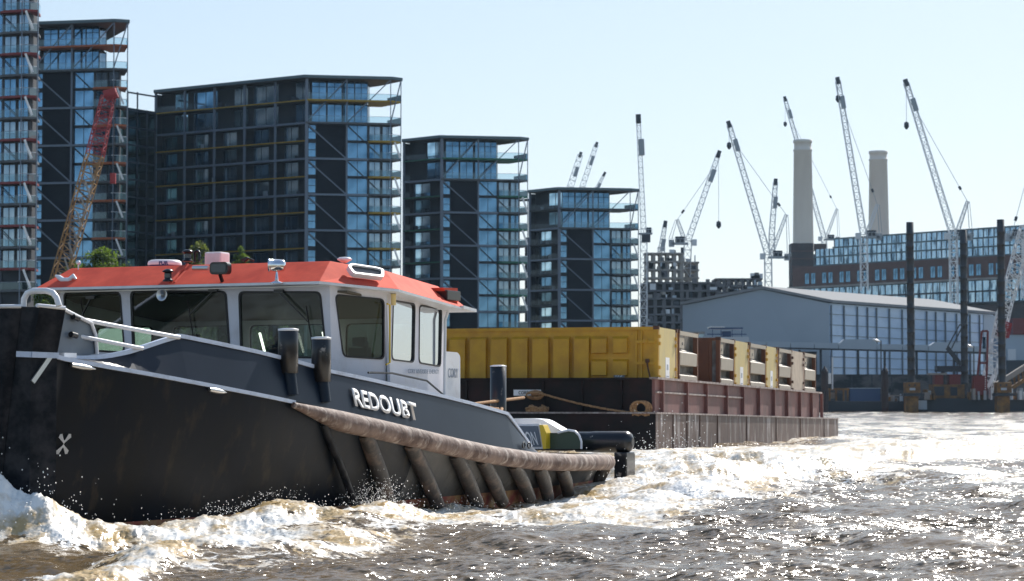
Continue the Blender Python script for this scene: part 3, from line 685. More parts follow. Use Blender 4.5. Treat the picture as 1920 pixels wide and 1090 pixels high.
# upper coaming (slightly inboard)
XI = -.18
mb = MB(); mb.box((XI-.12, 0, 1.69), (XI, L_, ZC)); mb.box((-BWID, L_-.1, 1.69), (XI-.121, L_, ZC)); mb.build('side_coaming', M['rust'], BG)
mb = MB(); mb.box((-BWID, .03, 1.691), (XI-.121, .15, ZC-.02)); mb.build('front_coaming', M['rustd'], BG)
mb = MB(); mb.box((-BWID, .2, 1.7), (XI-.13, L_-.12, 2.0)); mb.build('hold_floor', M['rustd'], BG)
mb = MB(); mb.box((XI-.2, -.12, ZC), (XI+.16, L_+.1, ZC+.09)); mb.build('coaming_rail', M['edge'], BG)
mb = MB(); mb.box((-BWID, -.1, ZC-.02), (XI-.21, .2, ZC+.07)); mb.build('front_coaming_rail', M['rustd'], BG)
ribs = [(X_-1235)/1 for X_ in ()]
def by_of(px, z=2.3, x=0.0):
    p = ray_plane(px, 750, (x, 0, 0), Vector((1, 0, 0)), BM); return p.y
me = None
for px in (1238, 1284, 1321, 1359, 1390, 1420, 1448, 1473, 1497, 1519, 1538):
    y = by_of(px, x=XI)
    if me is None:
        m_ = MB(); m_.box((0, -.05, 1.70), (.16, .05, ZC-.003)); me = m_.mesh('stiffener', M['rust'])
    inst('stiffener', me, BG, (XI, y, 0))
mb = MB(); mb.bar((XI+.04, .1, 2.52), (XI+.04, by_of(1390, x=XI), 2.52), .09, .07); mb.build('side_stringer', M['edge'], BG)
me = None
for k in range(6):
    if me is None:
        m_ = MB(); m_.box((-.04, -.09, 1.70), (.04, .03, ZC-.03)); me = m_.mesh('stiffener', M['rustd'])
    inst('stiffener', me, BG, (-1.6-1.7*k, 0, 0))
# hull vertical seams / rubbing strakes on side
me = None
for k, px in enumerate((1262, 1288, 1312, 1345, 1400, 1455, 1500, 1545)):
    if me is None:
        m_ = MB(); m_.box((0, -.03, -.4), (.035, .03, 1.62)); me = m_.mesh('hull_seam', M['hullw'])
    inst('hull_seam', me, BG, (0, by_of(px), 0))
# name board partly hidden by rope, tyre, ropes
def bY(px, py, y=0.0): return ray_plane(px, py, (0, y, 0), Vector((0, 1, 0)), BM)
a, b = bY(963, 742, -.02), bY(1014, 731, -.02)
mb = MB(); mb.box((a.x, -.03, a.z), (b.x, .02, b.z)); sg = mb.build('name_sign', M['white'], BG)
me = text_mesh('CORE', 1, .004, .02); me.materials.append(M['black']); mx_ = max(v.co.x for v in me.vertices)
for v in me.vertices: v.co = (a.x+.22+(b.x-a.x)*.36*v.co.x/mx_, -.04-v.co.z, a.z+.05+(b.z-a.z-.1)*v.co.y/.72)
inst('lettering', me, sg)
def wrope(name, pts, th, label, cat, coils=None):
    mb = MB(); pts = [Vector(p) for p in pts]; fine = []
    for p, q in zip(pts, pts[1:]):
        n = max(2, int((q-p).length/.12)); fine += [p.lerp(q, k/n) for k in range(n)]
    fine.append(pts[-1])
    for ph in (0, 2.1, 4.2):
        mb.tube([p+Vector((0, .45*th*math.cos(i*.9+ph), .45*th*math.sin(i*.9+ph))) for i, p in enumerate(fine)], th*.5, 6)
    if coils: coils(mb)
    return tag(mb.build(name, M['rope']), label, cat)
def bw(px, py, y): return BM @ bY(px, py, y)
def cat_(p, q, n, sag): 
    p = Vector(p); q = Vector(q); return [p.lerp(q, i/n)-Vector((0, 0, sag*4*(i/n)*(1-i/n))) for i in range(n+1)]
wrope('mooring_rope', cat_(bw(1018, 739, -.2), bw(1200, 776, -.5), 14, .10), .055, 'brown twisted rope slung across the dark front of the barge', 'rope')
def loops(mb):
    for k in range(5):
        c = bw(1003, 741, -.22); mb.tube([c+Vector((.36*math.cos(t), -.05+.03*k, (.1+.02*k)*math.sin(t)+random.uniform(-.01, .01))) for t in np.linspace(0, 6.28, 20, endpoint=False)], .035, 6, closed=True)
wrope('rope_lashing', [bw(996, 740, -.2), bw(1018, 739, -.2)], .08, 'turns of orange brown rope looped round the white sign on the barge', 'rope', loops)
def loops2(mb):
    for k in range(3):
        c = bw(1202, 766, -.45); mb.tube([c+Vector((.33*math.cos(t)+.1*k-.1, .06*k, .28*math.sin(t))) for t in np.linspace(0, 6.28, 20, endpoint=False)], .05, 7, closed=True)
wrope('rope_end_coil', [bw(1185, 776, -.5), bw(1218, 777, -.5)], .12, 'rope coil standing on the barge ledge close to its front corner', 'rope', loops2)
mb = MB(); c = bw(1007, 771, -.35)
for i in range(9):
    pts = []; rr = random.uniform(.25, .55)
    for k in range(16):
        t = k/15*5.5+i; pts.append(c+Vector((rr*math.cos(t)*1.0, rr*.4*math.sin(t), -.06+.18*random.random()*(1-rr)+.03*math.sin(2*t)+.02*i)))
    mb.tube(pts, .05, 6)
tag(mb.build('rope_heap', M['rope']), 'heap of tan rope lying on the front ledge of the barge', 'rope')
# ----------------------------------------------------------------- containers
CH = 5.28-2.75
def cont(y0, y1, kind, label, front=False):
    z0 = 2.75; W = y1-y0
    r = empty('container', BM @ Vector((-.32, y0, z0)), BRZ, BRX); tag(r, label, 'container', 'containers in the barge hold')
    Lc = 11.8; H = CH if kind != 'x' else CH
    cm = {'y': M['cy'], 'g': M['cb'], 'b': M['cbg']}[kind]
    mb = MB(); mb.box((-Lc, .06, .0), (-.08 if kind != 'g' else -.4, W-.06, H-.06)); mb.build('body', cm, r)
    # frame posts, top rails
    for x in (-.10, -Lc+.1):
        for y in (.0, W-.14):
            mb = MB(); mb.box((x-.1, y, 0), (x+.10, y+.14, H)); mb.build('corner_post', cm if kind != 'y' else M['cy'], r)
    for y in (.0, W-.12):
        mb = MB(); mb.box((-Lc+.2, y, H-.14), (-.21, y+.12, H)); mb.build('top_rail', cm, r)
    for y in (.002, W-.14):
        mb = MB(); mb.box((-.22, y-.003, H-.12), (.03, y+.145, H+.03)); mb.build('corner_casting', M['latch'], r)
    # door end (x = 0 side)
    if kind in ('y', 'b'):
        em = M['cyp'] if kind == 'y' else M['cbg']
        mb = MB(); mb.box((-.06, .15, .0), (.012, W-.42, H-.02)); d = mb.build('end_panel', em, r)
        mb = MB(); mb.box((-.05, W-.40, 0), (.0, W-.15, H-.1)); mb.build('end_post', M['cb'], r)
        if kind == 'y':
            mb = MB(); mb.box((.013, W*.36, .35), (.02, W*.56, 1.28)); st_ = mb.build('notice_panel', M['white'], d)
            mb = MB(); mb.box((.021, W*.42, .75), (.024, W*.5, .98)); mb.box((.021, W*.40, .45), (.024, W*.53, .5)); mb.build('notice_mark', M['greyt'], st_)
        for z in (.35, .75, 1.75, 2.05):
            for y in (.08, W-.42):
                mb = MB(); mb.prism([(0, y-.1), (.09, y-.05), (.09, y+.08), (0, y+.1)], z, z+.14); mb.build('latch', M['cy'] if kind == 'y' else M['latch'], r)
    else:
        mb = MB(); mb.box((-.39, .1, .0), (-.36, W-.1, H-.1)); mb.box((-.39, .075, 0), (-.06, .10, H-.15)); mb.box((-.39, W-.10, 0), (-.06, W-.075, H-.15)); mb.build('end_recess', M['cgd'], r)
        mb = MB(); mb.box((-.05, .1, H-.2), (.03, W-.1, H-.02)); mb.build('end_head', M['cg'], r)
        for zb in (.02, 1.02):
            prof = [(-.3, zb), (.06, zb+.02), (.08, zb+.56), (-.3, zb+.72)]
            mb = MB(); y_a, y_b = .16, W-.3
            vv = [(x-.05, y, z) for y in (y_a, y_b) for x, z in prof]
            vv[6] = (vv[6][0], vv[6][1], vv[6][2]); 
            mb.add(vv, [(0, 1, 2, 3), (7, 6, 5, 4), (0, 4, 5, 1), (1, 5, 6, 2), (2, 6, 7, 3), (3, 7, 4, 0)]); mb.build('bulge_panel', M['cg'], r)
        pm = MB(); pm.box((-.35, .2, 1.80), (-.2, W*.5, 2.25)); po = pm.build('pivot_plate', M['cg'], r)
        for f_ in (.16, .4):
            mb = MB(); mb.cyl((-.2, W*f_, 2.0), (-.18, W*f_, 2.0), .07, n=10); mb.build('hole', M['black'], po)
    if front == 'full':
        # long side towards the viewer: bulged panels with sloping tops
        xs = [bY(x, 700, y0).x+.32 for x in (839, 877, 916, 955, 994, 1033, 1072, 1109)]
        x0 = xs[0]-.87
        allx = [x0-.87]+[x0]+xs
        for a, b in zip(allx, allx[1:]):
            a2, b2 = a+.14, b-.08
            mb = MB(); vv = [(a2, .058, .0), (b2, .058, 0), (b2, .058, 2.16), (a2, .058, 2.16), (a2, -.17, .0), (b2, -.17, 0), (b2, -.17, 2.04), (a2, -.17, 2.04)]
            mb.add(vv, [(0, 4, 7, 3), (1, 2, 6, 5), (4, 5, 6, 7), (7, 6, 2, 3), (0, 1, 5, 4)]); mb.build('side_bulge', M['cy'], r)
        for c0, c1 in ((1109, 1143), (1149, 1182)):
            xa, xb = bY(c0, 700, y0).x+.32, bY(c1, 700, y0).x+.32
            for za, zb in ((-.0, .22), (.48, 1.18), (1.42, 2.14)):
                mb = MB(); vv = [(xa, .058, za), (xb-.1, .058, za), (xb-.1, .058, zb), (xa, .058, zb), (xa+.03, -.12, za+.02), (xb-.12, -.12, za+.02), (xb-.12, -.12, zb-.11), (xa+.03, -.12, zb-.11)]
                mb.add(vv, [(0, 4, 7, 3), (1, 2, 6, 5), (4, 5, 6, 7), (7, 6, 2, 3), (0, 1, 5, 4)]); mb.build('side_bulge', M['cy'], r)
        a, b = bY(1152, 708, y0), bY(1172, 698, y0)
        mb = MB(); mb.box((a.x+.32, -.09, a.z-z0), (b.x+.32, -.08, b.z-z0)); pl_ = mb.build('number_plate', M['greyp'], r)
        me = text_mesh('175', .22, .003, .004); me.materials.append(M['letter'])
        for v in me.vertices: v.co = (a.x+.36+v.co.x, -.095-v.co.z, a.z-z0+.03+v.co.y)
        inst('lettering', me, pl_)
        for z in (1.9, 1.0):
            mb = MB(); xa = bY(1191, 700, y0).x+.32; mb.box((xa, -.06, z-.06), (-.12, .02, z+.06)); mb.box((xa+.35, -.11, z-.04), (xa+.55, -.05, z+.10)); mb.build('hinge_strap', M['cy'], r)
        for x in (1191, 1201):
            xa = bY(x, 700, y0).x+.32; mb = MB(); mb.box((xa, -.03, .0), (xa+.08, .05, H-.16)); mb.build('door_edge', M['cy'], r)
        mb = MB(); c0 = bY(1214, 676, y0); c1 = bY(1222, 717, y0); mb.tube([(c0.x+.32, -.12, c0.z-z0), (c0.x+.36, -.12, c0.z-z0-.25), (c1.x+.32, -.12, c1.z-z0)], .035, 6); mb.box((c0.x+.26, -.13, c0.z-z0-.1), (c0.x+.42, -.05, c0.z-z0+.06)); mb.build('latch_lever', M['latch'], r)
    elif front:
        mb = MB(); mb.box((-2.0, .02, .0), (-.55, .058, H-.4)); mb.build('side_panel', M['cb'], r)
    return r
ys = [by_of(p, x=-.32) for p in (1234, 1270, 1273, 1309, 1350, 1377, 1405, 1406, 1436, 1458, 1460, 1484, 1508, 1530)]
cont(ys[0], ys[1], 'y', 'yellow container with its long bulged side facing front, first on the barge', 'full')
cont(ys[2], ys[3], 'g', 'grey ended container directly behind the front yellow one, before the gap')
cont(ys[4], ys[5]-.02, 'g', 'brown sided container with grey bulged end just after the gap in the row', True)
cont(ys[5], ys[6]-.02, 'y', 'yellow ended container touching the brown sided one after the gap')
cont(ys[7], ys[8]-.02, 'g', 'grey bulged container end standing between the second and third yellow ends')
cont(ys[8], ys[9]-.02, 'y', 'third yellow container end counted from the front of the barge')
cont(ys[10], ys[11]-.02, 'g', 'grey bulged container end between the last yellow end and the beige one')
cont(ys[11]+.02, ys[12]-.02, 'b', 'beige container with stained flat end, last but one on the barge')
cont(ys[12]+.02, ys[13], 'g', 'grey bulged container end at the far stern end of the row')
# ================================================================= riverside apartment blocks
M['panel'] = mat('charcoal_cladding', (.010, .013, .020), .75, spec=.2, c2=(.014, .017, .025), scale=.5, stretch=(1, 1, 8))
M['steelf'] = mat('grey_steel_frame', (.16, .20, .26), .5)
M['slabg'] = mat('concrete_slab', (.10, .11, .12), .7)
M['soffit'] = mat('brown_soffit', (.07, .06, .055), .7)
M['wallb'] = mat('dark_bay_wall', (.016, .021, .030), .7, c2=(.028, .032, .04), scale=.3)
M['mull'] = mat('mullion', (.04, .05, .07), .5)
M['roofm'] = mat('roof_edge', (.10, .15, .17), .6)
def wglass(name, c, c2):
    m = mat(name, c, .06, .9, c2=c2, scale=.23, lo=.42, hi=.6, detail=2); return m
M['wg'] = wglass('blue_window_glass', (.13, .27, .43), (.055, .13, .22))
M['wl'] = wglass('facade_window_glass', (.60, .80, .95), (.22, .36, .48))
M['wg2'] = wglass('pale_window_glass', (.26, .34, .42), (.11, .18, .26))
M['wgd'] = wglass('dim_window_glass', (.10, .18, .24), (.035, .06, .08))
M['curt'] = mat('white_curtain', (.5, .5, .52), .8)
M['rail'] = glassmat('balustrade_glass', (.62, .76, .82), gl=(.6, .8, .9), base=.05)
M['rail2'] = glassmat('gallery_glass', (.75, .84, .88), gl=(.6, .7, .8), base=.0)
M['fin'] = mat('white_fin', (.85, .85, .85), .4)
FH = 3.1
cache = {}
def cached(key, fn, mats):
    if key not in cache: cache[key] = fn().mesh(key, mats)
    return cache[key]
def win_mesh(w_, h_, cols, rows, gm, fr=.09):
    def f():
        mb = MB(); mb.box((0, .03, 0), (w_, .08, h_), 0)
        for i in range(cols+1): x = w_*i/cols; mb.box((x-fr/2, -.02, 0), (x+fr/2, .028, h_), 1)
        for z in rows: mb.box((0, -.015, z-fr/2), (w_, .026, z+fr/2), 1)
        mb.box((-fr/2, -.018, -fr/2), (w_+fr/2, .027, fr/2), 1); mb.box((-fr/2, -.018, h_-fr/2), (w_+fr/2, .027, h_+fr/2), 1)
        return mb
    return cached('window_%g_%g_%d_%s_%d' % (w_, h_, cols, gm, len(rows)), f, [M[gm], M['mull']])
def block(label, C, D, Rp, RD, rooftop, slabc, nb=0, Lp=None, LD=None, zlow=8, bayw=None):
    """C,Rp = (px) of front corners at depths D,RD; rooftop = pixel row of roof at C."""
    p = P(C, rooftop, D); q = P(Rp, rooftop, RD); zr = p.z
    d = Vector((q.x-p.x, q.y-p.y)); ang = math.atan2(d.y, d.x)
    root = empty('apartment_block', (p.x, p.y, 0), ang); tag(root, label, 'apartment block', 'riverside apartment blocks')
    k_ = d.length/16.5
    TM_ = Matrix.Translation((p.x, p.y, 0)) @ Matrix.Rotation(ang, 4, 'Z')
    sm_ = mat('slab_edge_'+str(rooftop), slabc, .6)
    zp = zr-8.1                                      # top of the tower body
    # left facade direction
    if Lp: l = P(Lp, rooftop, LD); l = TM_.inverted() @ l; l = Vector((l.x, l.y)); LL = l.length; ld = l.normalized()
    else: ld = Vector((-.72, .69)); LL = 12
    ln = Vector((ld.y, -ld.x)) ;
    if ln.y > 0: ln = -ln                            # outward normal of the left facade
    inn = -ln*1.7
    bl = ld*LL
    body = [(.15, .45), (15.0, .45), (13.6, 5), (6, 18), (-2, 26), tuple(bl+inn*5+Vector((3, 6))), tuple(bl+inn), tuple(ld*.9+inn), tuple(ld*.5)]
    mb = MB(); mb.prism(body, -2, zp-.1); mb.build('body', M['wallb'], root)
    pb = [(1.0, 2.0), (10.8, 2.0), (11.0, 4), (5, 16), (-2, 22), tuple(bl+inn*4+Vector((3, 4))), tuple(bl+inn), tuple(ld*1.2+inn)]
    mb = MB(); mb.prism(pb, zp-.1, zr-.4); mb.build('penthouse', M['wallb'], root)
    rf = [tuple(bl+ln*.5), (-.5, -.9), (14.8, -1.1), (16.7, .2), (13.5, 7), (5, 19), (-3, 27), tuple(bl+inn*6+Vector((4, 8)))]
    mb = MB(); mb.prism(rf, zr-.45, zr+.0, 0); mb.build('roof', [M['soffit']], root)
    mb = MB(); pts = [(*a, zr-.12) for a in rf[:5]]
    for a, b in zip(pts, pts[1:]): mb.bar(a, b, .12, .5)
    mb.build('roof_edge', M['roofm'], root)
    # panel of cladding
    mb = MB(); mb.box((1.75, .20, 0), (6.75, .44, zp-.2)); mb.build('cladding_panel', M['panel'], root)
    nm = int((zp-zlow)/6.2)+1
    floors = []
    z = zp
    for m_ in range(nm):
        floors += [z-3.1, z-6.2]; z -= 6.2
    # columns
    for x, y, w_, zt in ((0, -.25, .5, zr-.4), (6.95, -.25, .26, zr-.4), (14.5, -1.0, .14, zr-.4), (16.45, .15, .14, zr-.4)):
        mb = MB(); mb.box((x-w_/2, y-w_/2, 0), (x+w_/2, y+w_/2, zt)); mb.build('column', M['steelf'], root)
    for x in (10.75,):
        mb = MB(); mb.box((x-.1, .28, 0), (x+.1, .5, zp)); mb.build('pilaster', M['mull'], root)
    # beams, slabs, windows
    for i, zf in enumerate([zp]+floors):
        main = i % 2 == 0
        if main:
            mb = MB(); mb.bar((0, -.28, zf), (10.8, -.30, zf), .26, .34); mb.build('beam', M['steelf'], root)
            if zf > zlow+6:
                mb = MB(); mb.bar((.1, -.2, zf-.2), (6.9, -.2, zf-6.1), .14, .2); mb.build('brace', M['steelf'], root)
                if m_ >= 0:
                    mb = MB(); mb.bar((7.05, .05, zf-.2), (13.2, .05, zf-5.9), .08, .12); mb.build('brace', M['mull'], root)
        if i > 0 or True:
            full = i == 0
            poly = [(10.7, .44), (10.7, -.5), (11.4, -.9), (15.0, -1.05), (16.4, .1), (14.6, 4.2), (14.4, 3), (15.0, .44)] if not full else [(-.2, -.2), (-.2, -.7), (14.6, -1.0), (16.5, .2), (13.8, 6), (11.4, 6), (11.0, 1.6)]
            mb = MB(); mb.prism(poly, zf-.16, zf+.16); sl_ = mb.build('balcony', M['slabg'] if main else sm_, root)
            if not full:
                rl = [(10.75, -.55), (11.45, -.92), (15.0, -1.08), (16.42, .08), (15.2, 3.0)]
            else: rl = [(.3, -.55), (14.7, -.95), (16.45, .15), (14.6, 4.5)]
            mb = MB()
            for a, b in zip(rl, rl[1:]):
                mb.add([(*a, zf+.17), (*b, zf+.17), (*b, zf+1.2), (*a, zf+1.2)], [(0, 1, 2, 3)], 0)
                mb.bar((*a, zf+1.22), (*b, zf+1.22), .05, .05, 1)
            mb.build('balustrade', [M['rail'], M['steelf']], sl_)
            if not full and main:
                mb = MB(); mb.bar((15.2, -1.2, zf+3.0), (16.2, -.9, zf+.3), .16, .3); mb.build('bracket_fin', M['fin'], root)
            if not full:
                mb = MB(); mb.bar((14.3, -1.15, zf+1.24), (16.4, .0, zf+1.24), .10, .10); mb.build('handrail', M['fin'], sl_)  # white bar over the rail end, sunlit brightness put into its colour
    for zf in floors:
        if zf < zlow-4: continue
        inst('window', win_mesh(1.3, 2.45, 1, [1.25], 'wg'), root, (.36, .38, zf+.35))
        inst('window', win_mesh(3.45, 2.7, 2, [], 'wg'), root, (7.15, .36, zf+.22))
        g = 'wg2' if random.random() < .75 else 'wg'
        inst('window', win_mesh(1.9, 2.5, 2, [], g), root, (10.95, .37, zf+.25))
        inst('window', win_mesh(1.6, 2.5, 2, [], g), root, (13.25, .37, zf+.25))
    # penthouse floors : two storeys of full glazing, coloured slab between
    zm = zr-4.15
    mb = MB(); mb.prism([(.0, 1.9), (.0, -.6), (14.7, -.95), (16.45, .2), (13.8, 6), (11.3, 6), (11.0, 1.95)], zm-.16, zm+.14); ps = mb.build('balcony', sm_, root)
    mb = MB(); rl = [(.3, -.5), (14.7, -.9), (16.4, .15), (14.6, 4.5)]
    for a, b in zip(rl, rl[1:]):
        mb.add([(*a, zm+.15), (*b, zm+.15), (*b, zm+1.2), (*a, zm+1.2)], [(0, 1, 2, 3)], 0); mb.bar((*a, zm+1.22), (*b, zm+1.22), .05, .05, 1)
    mb.build('balustrade', [M['rail'], M['steelf']], ps)
    for x, w_, c in ((1.1, 2.5, 2), (3.8, 2.5, 2), (6.5, 2.0, 1), (8.6, 2.2, 2)):
        for z, h_ in ((zp+.2, 3.4), (zm+.25, 3.3)):
            rows = [] if z < zm else [2.35]
            inst('window', win_mesh(w_, h_, c, rows, 'wg'), root, (x, 1.9, z))
    for z in (zp+.2, zm+.25):
        inst('window', win_mesh(1.9, 3.3, 1, [], 'wg2'), root, (10.86, 2.1, z), R(75))
    for a, b in (((0, -.3, zp+.2), (6.9, -.3, zr-.5)), ((7, -.3, zp+.2), (14.4, -.9, zr-.5)), ((14.5, -1, zp+.2), (16.4, .1, zr-.5))):
        mb = MB(); mb.bar(a, b, .13, .18); mb.build('brace', M['steelf'], root)
    # left facade
    if nb:
        la = math.atan2(-ld.y, -ld.x)                 # x axis of the facade runs towards C
        bw_ = LL/nb
        fr_ = lambda s, off: bl-ld*s+ln*off           # s from the far end
        for k in range(nb):
            p2 = fr_(k*bw_, -.1); mb = MB(); mb.box((-.18, -.18, 0), (.18, .18, zr-.4)); o = mb.build('column', M['steelf'], root, (p2.x, p2.y, 0), (0, 0, la))
        for i, zf in enumerate([zm, zp]+floors):
            main = i % 2 == 1; a = fr_(0, 0); b = fr_(LL-.2, 0)
            mb = MB(); mb.bar((a.x, a.y, zf), (b.x, b.y, zf), .22, .34 if main else .2); mb.build('beam', M['steelf'] if main else sm_, root)
            for k in range(nb):
                if zf < zlow-4: continue
                wd = bw_*(.8 if (zf >= zp and k % 2 == 1) else (.50 if k % 2 else .44)); h_ = 3.2 if zf >= zp else 2.5
                s0 = k*bw_+(bw_*.48 if (zf >= zp and k % 2 == 0) else bw_*.12)
                g = random.choice(['wl', 'wgd', 'wg', 'wl']) if k < nb-2 or nb < 3 else random.choice(['wl', 'wl', 'wg', 'wl'])
                p2 = fr_(s0, -1.58)
                wd = round(wd, 1)
                inst('window', win_mesh(wd, h_, 2, [], g), root, (p2.x, p2.y, zf+.3), la)
                if k == 0 or True:
                    pa, pb_ = fr_(k*bw_+.2, .02), fr_((k+1)*bw_-.2, .02)
            mb = MB(); pa, pb_ = fr_(.1, .0), fr_(LL-.3, .0); pc, pd = fr_(LL-.3, -1.6), fr_(.1, -1.6)
            mb.prism([tuple(pa), tuple(pb_), tuple(pc), tuple(pd)], zf-.12, zf+.1); mb.add([(*pa, zf+.2), (*pb_, zf+.2), (*pb_, zf+1.15), (*pa, zf+1.15)], [(0, 1, 2, 3)], 1); mb.build('gallery', [M['slabg'], M['rail2']], root)
        p1_, p2_ = fr_(-.1, 0), fr_(-.1, -1.9)
        mb = MB(); mb.bar((*p1_, zr/2-.3), (*p2_, zr/2-.3), .2, zr-.6); mb.build('end_wall', M['wallb'], root)
        # balcony clutter : chairs and planters as small pieces
        for _ in range(nb*5):
            k = random.random()*LL; zf = random.choice([zm, zp]+floors[:-2]); p2 = fr_(k, -.8); mb = MB(); hh = random.uniform(.5, 1.0)
            mb.box((p2.x-.3, p2.y-.2, zf+.12), (p2.x+.3, p2.y+.2, zf+.12+hh*.5)); mb.box((p2.x-.3, p2.y+.1, zf+.12+hh*.5), (p2.x+.3, p2.y+.2, zf+.12+hh)); mb.build('balcony_seat', M[random.choice(['slabg', 'curt', 'mull'])], root)
    return root
RED, ORG, YEL, GRN, GRY = (.22, .03, .03), (.40, .10, .03), (.38, .24, .02), (.02, .14, .09), (.06, .07, .08)
block('tall glass apartment block with dark red balcony slabs cut by the picture edge', -115, 330, 77, 325, -190, RED, 0, zlow=22)
block('dark apartment block with orange balcony slabs behind the lattice crane boom', 62, 375, 242, 372, 44, ORG, 0, zlow=22)
block('longest apartment block with yellow balcony slabs and five bay side', 575, 391, 755, 394, 143, YEL, 5, 292, 410, zlow=20)
block('apartment block with green balcony slabs between the yellow and the lowest block', 828, 425, 991, 428, 256, GRN, 1, 757, 431, zlow=14)
block('lowest apartment block with grey balcony slabs, next to the thin crane mast', 1048, 457, 1196, 460, 353, GRY, 1, 993, 463, zlow=12)
# stair tower between blocks
a = P(240, 170, 402); b = P(292, 174, 408); r = empty('stair_tower', (a.x, a.y, 0), math.atan2(b.y-a.y, b.x-a.x)); tag(r, 'slim dark glass stair tower between the orange and yellow slab blocks', 'stair tower')
Wt = (b-a).length; M['tg'] = wglass('dark_tower_glass', (.06, .10, .10), (.02, .035, .035))
mb = MB(); mb.box((0, .15, 0), (Wt, 5, a.z-3)); mb.build('glazing', M['tg'], r)
for x in (0, Wt*.35, Wt*.7, Wt):
    mb = MB(); mb.box((x-.12, -.02, 0), (x+.12, .148, a.z-(0 if x < Wt*.6 else 3))); mb.build('mullion_post', M['mull'], r)
for k in range(17):
    z = a.z-.3-3.1*k
    if z < 18: break
    mb = MB(); mb.box((0, -.05, z-.14), (Wt, .1, z+.14)); mb.build('floor_band', M['mull'], r)
# ================================================================= far city : cranes, power station, warehouse, quay
M['cw'] = mat('crane_white', (.62, .64, .66), .5)
M['cgx'] = mat('crane_grey', (.30, .33, .36), .5)
M['cred'] = mat('crane_red', (.30, .02, .025), .5)
M['cyl'] = mat('crane_ochre', (.30, .165, .05), .55)
M['dark'] = mat('dark_steel', (.03, .035, .045), .6)
M['conc'] = mat('concrete', (.33, .30, .27), .8, c2=(.25, .23, .21), scale=.3)
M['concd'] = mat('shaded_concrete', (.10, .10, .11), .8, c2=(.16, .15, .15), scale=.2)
M['chim'] = mat('chimney_render', (.78, .70, .60), .8, c2=(.68, .60, .52), scale=.08, stretch=(1, 1, .3))
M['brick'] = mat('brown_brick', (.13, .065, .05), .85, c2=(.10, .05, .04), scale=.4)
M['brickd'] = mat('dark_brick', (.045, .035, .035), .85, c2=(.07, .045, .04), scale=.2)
def crane(label, D, base, piv, tip, afr, w=1.9, mw=2.2, hook=None, mastc='cw', jibc='cw', up=None, cab=True, tp=.0, jr=.13):
    g = empty('tower_crane', P(base[0], base[1], D)); o0 = Vector(g.location); tag(g, label, 'crane', 'construction cranes on the skyline')
    V = lambda q, dy=0: P(q[0], q[1], D+dy)-o0
    b, p, t = V(base), V(piv), V(tip)
    if (p-b).length > 2:
        mb = MB(); mb.lattice(b, p, mw, max(4, int((p-b).length/mw/1.2)), jr*1.1); mb.build('mast', M[mastc], g)
    mb = MB(); mb.lattice(p, t, w, max(6, int((t-p).length/w/1.15)), jr, w1=w*.75); j = mb.build('jib', M[jibc], g)
    mb = MB(); d = (t-p).normalized(); q = t-d*9; mb.bar(q+Vector((.4, -.5, 0)), q+d*4+Vector((.4, -.5, 0)), 1.1, 1.4); mb.build('jib_walkway', M['cgx'], j)
    mb = MB(); mb.bar(t-d*1, t+d*1.2, 1.6, 1.2); mb.build('jib_head', M['dark'], j)
    if afr:
        a = V(afr); s = 1 if a.x > p.x else -1
        bk = p+Vector((s*max(5, abs(a.x-p.x)*1.05), 0, 0))
        mb = MB(); mb.lattice(p+Vector((s*1, 0, 0)), a, 1.2, 8, jr*.9, w1=.8); mb.build('a_frame', M[jibc], g)
        mb = MB(); mb.bar(a, bk+Vector((0, 0, .6)), .18); mb.bar(a+Vector((.6*s, 0, 0)), bk+Vector((.9*s, 0, .6)), .14); mb.build('back_stay', M['cgx'], g)
        mb = MB(); q = p+(t-p)*.86; mb.bar(a, q, .13); mb.build('luffing_rope', M['cgx'], g)
        mb = MB(); c_ = a.lerp(q, .12); mb.bar(c_, c_+(q-a).normalized()*1.2, .7); mb.build('pulley', M['dark'], g)
        mb = MB(); mb.box((min(p.x, bk.x), -1, p.z-1.2), (max(p.x, bk.x), 1.2, p.z-.5)); mb.build('machinery_deck', M['cgx'], g)
        mb = MB(); mb.box((bk.x-.9, -1.0, p.z-1.8), (bk.x+.7, 1.0, p.z+.3)); mb.build('counterweight', M['cgx'], g)
        mb = MB(); mx = (p.x+bk.x)/2; mb.box((mx-1.4, -1.1, p.z-.49), (mx+1.4, 1.1, p.z+1.3)); mb.build('winch_house', M['dark'], g)
        mb = MB(); mb.box((p.x-s*1.9-.7, -1.6, p.z-1.5), (p.x-s*1.9+.7, .3, p.z+.4)); mb.build('operator_cab', M['cw'], g)
        # guard rail on deck
        mb = MB(); zz = p.z+.6
        for x in np.linspace(min(p.x, bk.x)-1, max(p.x, bk.x)+1, 7): mb.bar((x, -1.3, p.z-.6), (x, -1.3, zz), .09)
        mb.bar((min(p.x, bk.x)-1, -1.3, zz), (max(p.x, bk.x)+1, -1.3, zz), .09); mb.build('guard_rail', M['cw'], g)
    if hook:
        h = V(hook); h.x = t.x
        mb = MB(); mb.bar(t, h, .11); mb.build('hoist_rope', M['cgx'], g)
        mb = MB(); mb.lathe(h, [(0, 1), (.7, .6), (.8, -.6), (.3, -1.4), (0, -1.5)], 8); mb.build('hook_block', M['dark'], g)
    return g
crane('thin crane mast with upright jib touching the lowest apartment block', 560, (1207, 640), (1207, 440), (1197, 224), None, w=1.25, mw=1.6, jr=.08)
g = empty('crane_cab', P(1210, 440, 560)); 
g['label'] = 'dark slewing platform part way up the thin crane mast'; g['category'] = 'crane platform'
mb = MB(); mb.box((-1.6, -1.2, 0), (1.7, 1.2, .35)); mb.build('deck', M['cgx'], g); mb = MB(); mb.box((-.9, -1, -1.9), (1.2, 1, -.05)); mb.build('cab', M['dark'], g); mb = MB(); mb.box((.3, -.8, .36), (1.5, .8, 1.7)); mb.build('winch_house', M['dark'], g)
